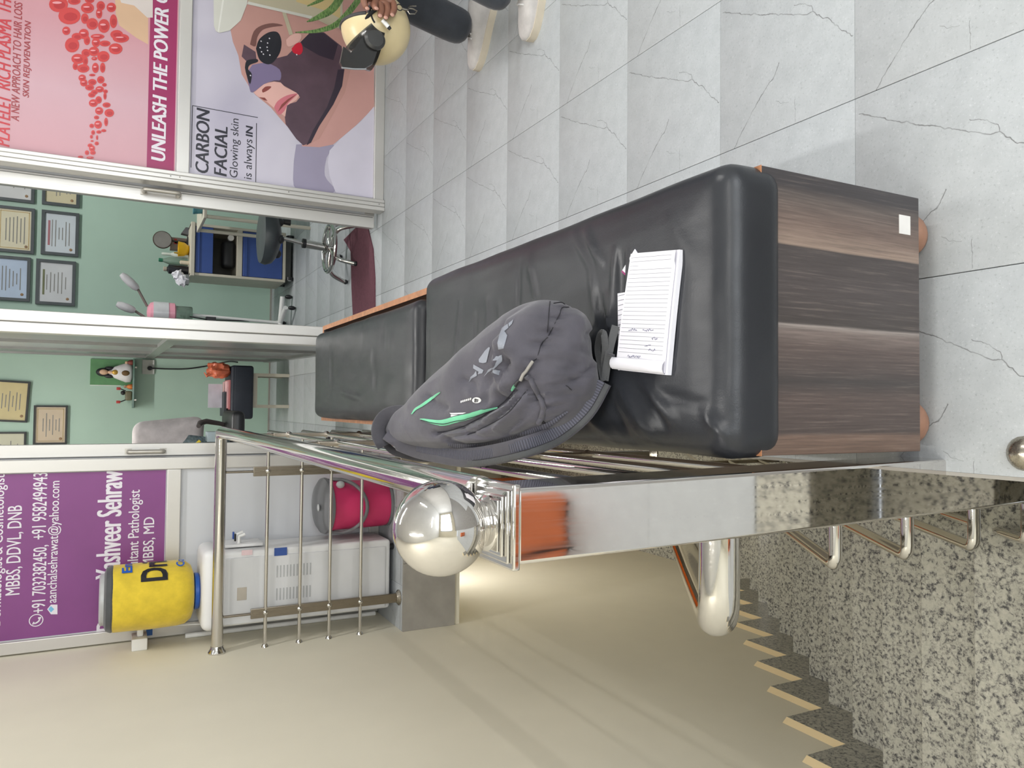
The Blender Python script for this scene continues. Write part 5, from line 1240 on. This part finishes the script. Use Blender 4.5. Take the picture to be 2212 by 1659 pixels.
tube('gas_post', [V(((xl+xr)/2, HY-.18, .08)), V(((xl+xr)/2, HY-.18, zs_-.06))], .025, M_BLACK, oc, 12)
for q in range(5):
    a = q*2*pi/5; p0_ = V(((xl+xr)/2, HY-.18, .09)); e_ = p0_+V((.26*math.cos(a), .26*math.sin(a), -.035)); tube('base_leg', [p0_, e_], .016, M_BLACK, oc, 8); MB().sphere(e_+V((0, 0, -.028)), .027, 10, 6).build('caster', M_BLACK, oc, True, 60)
gs = thing('grey_scarf', 'grey-blue patterned scarf hanging over the chair arm', 'scarf', (-.4, HY-.3, .6))
p0_, p1_, p2_ = hx(340, 968), hx(410, 935), hx(465, 960)
vs, fs = grid(lambda u, v: V((p0_.x-.1+(p1_.x-p0_.x+.10)*u*(1-.2*v), HY-.32-.04*math.sin(u*9+v*5)-.02*v, p0_.z+(p1_.z-p0_.z)*u*.8+(p2_.z-p0_.z)*v*.8)), 14, 10, .012); mesh('scarf_cloth', vs, fs, mat('blue_grey_pattern', (104, 118, 122), .8, var=.25, vscale=60), gs, True, 60)
bs = thing('book_stack', 'pale boxed books beside the chair armrest', 'books', (-.2, HY-.4, .5))
for q, (pa, pb) in enumerate((((432, 928), (450, 948)), ((452, 927), (467, 948)))):
    a, b = hx(*pa), hx(*pb); box('book', b.x, a.x, HY-.40, HY-.30, b.z, a.z, mat('book_cover_%d' % q, ((170, 184, 188), (206, 206, 208))[q], .5), bs, .003)
mk = hx(405, 957); tag(tube('yellow_marker', [mk+V((-.02, -.4, .02)), mk+V((.03, -.4, -.03))], .008, mat('yellow_marker_plastic', (226, 200, 40), .4), None, 10), 'yellow marker lying on the patterned scarf', 'marker')
# ================================================================== seated person at the right edge, helmet, plant
M_JEAN = fabric('dark_grey_denim', (58, 62, 70), 700, .2); M_SKIN = mat('brown_skin', (134, 92, 74), .5, var=.05, vscale=30); M_SHOE = fabric('pale_grey_canvas', (196, 192, 190), 600, .2); M_SOLE = mat('off_white_sole', (206, 196, 178), .6); M_SHIRT = fabric('navy_shirt', (52, 62, 92), 600, .2)
def skin(name, joints, bones, material, parent, sub=2):
    """continuous limb surface grown over joints {name: (point, radius)} along bones"""
    keys = list(joints); me = bpy.data.meshes.new(name); me.from_pydata([tuple(joints[k][0]) for k in keys], [(keys.index(a), keys.index(b)) for a, b in bones], [])
    o = bpy.data.objects.new(name, me); link(o, parent); o.modifiers.new('skin', 'SKIN').use_smooth_shade = True
    for i, k in enumerate(keys):
        r = joints[k][1]; me.skin_vertices[0].data[i].radius = (r, r) if not isinstance(r, tuple) else r
    me.skin_vertices[0].data[0].use_root = True
    s = o.modifiers.new('sub', 'SUBSURF'); s.levels = sub; s.render_levels = sub
    me.materials.append(material); return o
pe = thing('person', 'seated person in dark jeans and pale sneakers holding a cream helmet', 'person', (1.95, 2.45, 0))
J = V
skin('jeans', {'pelvis': (J((1.98, 2.42, .50)), .14), 'hipa': (J((1.90, 2.53, .50)), .095), 'midA': (J((1.70, 2.54, .50)), .085), 'kneeA': (J((1.49, 2.54, .475)), .072), 'calfA': (J((1.445, 2.545, .32)), .074), 'hemA': (J((1.40, 2.54, .15)), .068), 'footA': (J((1.385, 2.535, .062)), .068),
               'hipb': (J((1.90, 2.31, .50)), .095), 'midB': (J((1.72, 2.27, .50)), .085), 'kneeB': (J((1.52, 2.22, .475)), .072), 'calfB': (J((1.40, 2.19, .32)), .066), 'hemB': (J((1.34, 2.165, .17)), .06), 'footB': (J((1.318, 2.155, .085)), .06)},
     [('pelvis', 'hipa'), ('hipa', 'midA'), ('midA', 'kneeA'), ('kneeA', 'calfA'), ('calfA', 'hemA'), ('hemA', 'footA'), ('pelvis', 'hipb'), ('hipb', 'midB'), ('midB', 'kneeB'), ('kneeB', 'calfB'), ('calfB', 'hemB'), ('hemB', 'footB')], M_JEAN, pe)
skin('shirt', {'waist': (J((2.0, 2.42, .56)), .135), 'belly': (J((2.0, 2.42, .74)), .14), 'chest': (J((1.97, 2.42, .92)), .15), 'collar': (J((1.96, 2.42, 1.05)), .07), 'shA': (J((1.95, 2.60, 1.0)), .065), 'elA': (J((1.82, 2.68, .74)), .05), 'wrA': (J((1.65, 2.60, .58)), .036),
               'shB': (J((1.95, 2.24, 1.0)), .065), 'elB': (J((1.84, 2.16, .74)), .05), 'wrB': (J((1.63, 2.30, .575)), .036)},
     [('waist', 'belly'), ('belly', 'chest'), ('chest', 'collar'), ('chest', 'shA'), ('shA', 'elA'), ('elA', 'wrA'), ('chest', 'shB'), ('shB', 'elB'), ('elB', 'wrB')], M_SHIRT, pe)
# head, neck, right forearm and the gripping hand: one body
HP = lambda px, py, y=2.40: at(px, py, 'y', y)
wr = HP(800, -30, 2.38)
hj = {'wrist': (wr, .026), 'palm': (HP(808, -6, 2.37), (.036, .022)), 'palm2': (HP(816, 8, 2.365), (.038, .020)), 'fore': (J((1.66, 2.31, .585)), .034)}
hb_ = [('wrist', 'palm'), ('palm', 'palm2'), ('wrist', 'fore')]
fing = {'idx': [(810, 6), (808, 12), (812, 20)], 'mid': [(822, 10), (824, 26), (820, 36)], 'rin': [(836, 8), (838, 26), (832, 40)], 'lit': [(850, 4), (852, 20), (846, 34)], 'thu': [(784, -4), (787, 8), (792, 20)]}
skin('body', {**hj}, hb_, M_SKIN, pe, 2)
for nm, pts in fing.items():
    b_ = hj['palm2' if nm != 'thu' else 'palm'][0]
    jt = {'r': (b_, .013)}; bones = []; prev = 'r'
    for i, (x, y) in enumerate(pts):
        jt['%d' % i] = (HP(x, y, 2.345-.012*i if nm != 'thu' else 2.34), (.0125, .0115, .0095)[i]); bones.append((prev, '%d' % i)); prev = '%d' % i
    f_ = skin('finger' if nm != 'thu' else 'thumb', jt, bones, M_SKIN, pe, 2)
    e = jt['2'][0]; MB().sphere(e+V((0, -.0065, .0)), .0062, 10, 6, (1, .45, 1.2)).build('nail', mat('pink_nail', (196, 150, 134), .35), f_, True, 60)
skin('head', {'neck': (J((1.955, 2.42, 1.06)), .052), 'jaw': (J((1.94, 2.42, 1.15)), .062), 'skull': (J((1.95, 2.42, 1.23)), .078), 'crown': (J((1.965, 2.42, 1.28)), .06)}, [('neck', 'jaw'), ('jaw', 'skull'), ('skull', 'crown')], M_SKIN, pe)
MB().sphere(J((1.972, 2.42, 1.262)), .088, 20, 12, (1, .95, .95)).build('hair', M_BLACK, pe, True, 60)
def shoe(heel, toe, w, parent):
    h, t = V(heel), V(toe); d = (t-h).normalized(); s_ = V((-d.y, d.x, 0)); L = (t-h).length
    prof = [(0, .026, .075), (.06, .036, .09), (.2, .040, .095), (.38, .042, .088), (.52, .046, .072), (.68, .050, .058), (.84, .047, .048), (.95, .034, .040), (1, .014, .032)]
    vs = []; fs = []; n = 14
    for u, hw_, hh in prof:
        for k in range(n):
            a = pi*k/(n-1); vs.append(h+d*(L*u)+s_*(hw_*w*math.cos(a))+V((0, 0, .022+(hh-.022)*max(0., math.sin(a))**.7)))
    for i in range(len(prof)-1):
        for k in range(n-1): fs.append((i*n+k, i*n+k+1, (i+1)*n+k+1, (i+1)*n+k))
    fs += [tuple(range(n)), tuple((len(prof)-1)*n+k for k in range(n))]
    up_ = mesh('sneaker', vs, fs, M_SHOE, parent, True, 60)
    so_ = []
    for u, hw_, hh in prof: so_.append((u, hw_*w+.004))
    loop = [h+d*(L*u)+s_*q for u, q in so_]+[h+d*(L*u)-s_*q for u, q in so_[::-1]]; m2 = len(loop)
    mesh('rubber_sole', loop+[v+V((0, 0, .026)) for v in loop], [tuple(range(m2))[::-1], tuple(range(m2, 2*m2))]+[(i, (i+1) % m2, m2+(i+1) % m2, m2+i) for i in range(m2)], M_SOLE, up_, True, 40)
    a = h+d*(L*.45)-s_*(.044*w); b = h+d*(L*.72)-s_*(.049*w)
    strip('side_stripe', [h+d*(L*.22)-s_*(.042*w)+V((0, 0, .068)), h+d*(L*.42)-s_*(.045*w)+V((0, 0, .045)), h+d*(L*.60)-s_*(.046*w)+V((0, 0, .055))], .008, .002, M_WHITEP, up_, lambda p: (-s_+V((0, 0, .5))).normalized())
    for q in range(4):
        c_ = h+d*(L*(.42+.06*q)); tube('lace', [c_+s_*.022*w+V((0, 0, .084-.007*q)), c_+V((0, 0, .092-.008*q)), c_-s_*.022*w+V((0, 0, .084-.007*q))], .0028, M_WHITEP, up_, 6)
shoe((1.50, 2.455, 0), (1.283, 2.615, 0), 1.0, pe); shoe((1.44, 2.085, 0), (1.212, 2.19, 0), 1.0, pe)
# chair under the person (outside the frame)
ch = thing('visitor_chair', 'dark chair on which the person with the helmet sits', 'chair', (2.05, 2.42, 0))
MB().rbox(1.80, 2.25, 2.18, 2.66, .33, .375, .02, 2).build('seat', M_BLACK, ch, True, 40); MB().rbox(2.23, 2.28, 2.18, 2.66, .38, .85, .02, 2).build('backrest', M_BLACK, ch, True, 40)
for x in (1.83, 2.24):
    for y in (2.21, 2.63): tube('leg', [V((x, y, 0)), V((x, y, .34))], .013, M_BRUSH, ch, 10)
# helmet, upside down, face opening to the left
hc = at(812, 62, 'y', 2.46); hr = V((.116, .108, .116))
hl = thing('motorcycle_helmet', 'cream motorcycle helmet with dark visor held upside down by the seated person', 'helmet', tuple(hc))
def hp(al, ph, s=1., c=None): # al in the X-Z plane from +X, ph towards the viewer
    a, p = math.radians(al), math.radians(ph)
    return (c or hc)+V((hr.x*s*math.cos(a)*math.cos(p), -hr.y*s*math.sin(p), hr.z*s*math.sin(a)*math.cos(p)))
def patch(name, keep, s, material, parent, na=96, nb=40):
    idx = {}; vs = []; fs = []
    def vid(i, j, ss):
        k = (i % na, j, ss)
        if k not in idx: idx[k] = len(vs); vs.append(hp(360*i/na, -88+176*j/nb, ss))
        return idx[k]
    for i in range(na):
        for j in range(nb):
            if keep(360*(i+.5)/na, -88+176*(j+.5)/nb):
                fs.append([vid(i, j, s), vid(i+1, j, s), vid(i+1, j+1, s), vid(i, j+1, s)])
    return mesh(name, vs, fs, material, parent, True, 70)
def shell_keep(al, ph):
    al = (al+35) % 360
    if 38 < al < 128 and abs(ph) < 74-(0 if 60 < al < 115 else 10): return False        # neck opening on top
    if 168 < al < 216 and abs(ph) < 62: return False                                     # face opening
    return True
M_HEL = mat('cream_gloss_shell', (222, 204, 160), .3, var=.04, vscale=8); M_VIS = mat('smoked_visor', (46, 46, 46), .12, alpha=.88); M_LIN = mat('black_lining', (30, 30, 32), .9)
shl = patch('shell', shell_keep, 1., M_HEL, hl)
patch('lining', shell_keep, .93, M_LIN, hl)
patch('visor', lambda al, ph: 131 < al < 178 and abs(ph) < 60, 1.20, M_VIS, hl)
tube('visor_edge', [at(x, y, 'y', hc.y-.118) for x, y in ((738, 146), (765, 149), (791, 149))], .003, mat('pale_visor_edge', (150, 152, 156), .3), hl, 6)
tube('neck_rim', [hp(93, p, .99) for p in range(-62, 63, 6)], .006, mat('dark_rim_rubber', (62, 62, 64), .6), hl, 8); tube('neck_rim', [hp(3, p, .99) for p in range(-62, 63, 6)], .006, mat('dark_rim_rubber', (62, 62, 64), .6), hl, 8)
tube('chin_seam', [hp(a_, 66, 1.003) for a_ in range(93, 137, 4)], .003, M_LIN, hl, 6)
pv = hp(190, 60, 1.06); pv2 = at(809, 86, 'y', hc.y-.124)
MB().lathe([(.034, 0), (.034, .006), (.026, .012), (.0001, .013)], 24, pv2, Matrix.Rotation(pi/2, 4, 'X')).build('visor_pivot', mat('dark_pivot_plastic', (54, 54, 54), .35), hl, True, 30)
vp = [at(x, y, 'y', hc.y-.122) for x, y in ((781, 82), (793, 76), (807, 73), (816, 76), (820.5, 83), (819, 96), (812, 120), (806, 137), (788, 147), (762, 146), (740, 144), (735, 134), (742, 100), (758, 115))]
n = len(vp); vp2 = [v+V((0, .014, 0)) for v in vp]
mesh('visor_arm', vp+vp2, [tuple(range(n)), tuple(range(n, 2*n))[::-1]]+[(i, (i+1) % n, n+(i+1) % n, n+i) for i in range(n)], M_VIS, hl)
for d_ in ((.012, .058), (.03, .062)): MB().sphere(hc+V((d_[0], -.095, d_[1])), .006, 10, 6).build('vent_hole', M_LIN, hl, True, 60)
tube('chin_strap', smoothline([HP(812, 20, 2.345), HP(800, 30, 2.36), HP(788, 45, 2.38), HP(778, 62, 2.40)], 5), [.006]*16, M_LIN, hl, 8)
# keys and pen in the hand
ky = thing('key_ring', 'small steel key ring with a clip hanging from the hand', 'keys', tuple(HP(868, 16, 2.345)))
tube('ring', [HP(863, 16, 2.345)+V((.010*math.cos(t), 0, .010*math.sin(t))) for t in [2*pi*i/20 for i in range(20)]], .0017, M_BLACK, ky, 6, True)
tube('key_bow', [HP(868, 19, 2.345), HP(880, 22, 2.345)], .004, M_BRUSH, ky, 8); tube('snap_clip', [HP(x, y, 2.345) for x, y in ((880, 22), (885, 30), (896, 30), (901, 24), (892, 19), (884, 18))], .0022, M_BRUSH, ky, 6, True); tube('snap_lever', [HP(881, 20, 2.345), HP(884, 13, 2.345), HP(899, 13, 2.345)], .0022, M_BRUSH, ky, 6)
pn = thing('marker_pen', 'white marker pen with black tip held against the helmet', 'pen', tuple(HP(836, 55, 2.33)))
tube('pen_barrel', [HP(826, 43, 2.335), HP(839, 58, 2.335)], .0068, M_WHITEP, pn, 12); tube('pen_tip', [HP(839, 58, 2.335), HP(843.5, 63.5, 2.335)], [.0066, .005], M_BLACK, pn, 12)
# snake plant in a pot
pl = thing('snake_plant', 'snake plant with mottled green leaves beside the facial poster', 'plant', (1.98, 3.25, 0))
MB().lathe([(.09, 0), (.11, .01), (.13, .2), (.135, .205), (.125, .205), (.12, .17), (.0001, .17)], 28, (1.98, 3.25, 0)).build('pot', mat('brown_pot', (112, 92, 84), .6), pl, True, 40)
def leafmat():
    k = N('mottled_green_leaf'); f = k.noise(k.coord('Object', (1, 1, 4)), 60, 3); k.set(k.ramp(f, [(.35, srgb(58, 92, 44)), (.6, srgb(120, 152, 88))]), .4); return k.m
M_LEAF = leafmat(); M_LEAFY = mat('yellow_leaf_margin', (206, 190, 120), .45)
def leaf(pts, w):
    up_ = lambda p: V((-.15, -1, .25)).normalized()
    l_ = strip('leaf', pts, lambda t: max(.004, w*math.sin(pi*(.18+.82*min(1, t)))**.8), .005, M_LEAF, pl, up_)
    return l_
LP = lambda px, py, y: at(px, py, 'y', y)
leaf([V((1.93, 3.22, .19)), LP(790, -20, 3.22), LP(735, 46, 3.2), LP(690, 66, 3.2), LP(638, 70, 3.2)], .024)
leaf([V((1.95, 3.26, .19)), LP(760, -40, 3.26), LP(722, 15, 3.25), LP(690, 36, 3.25), LP(663, 47, 3.25)], .032)
leaf([V((1.96, 3.25, .19)), LP(730, -40, 3.26), LP(700, -5, 3.25), LP(664, 13, 3.25)], .022)
for a in range(6): leaf([V((1.98+.05*math.cos(a), 3.25+.05*math.sin(a), .19)), V((2.0+.10*math.cos(a), 3.25+.09*math.sin(a), .45)), V((2.02+.16*math.cos(a), 3.25+.12*math.sin(a), .72+.05*(a % 3)))], .05)
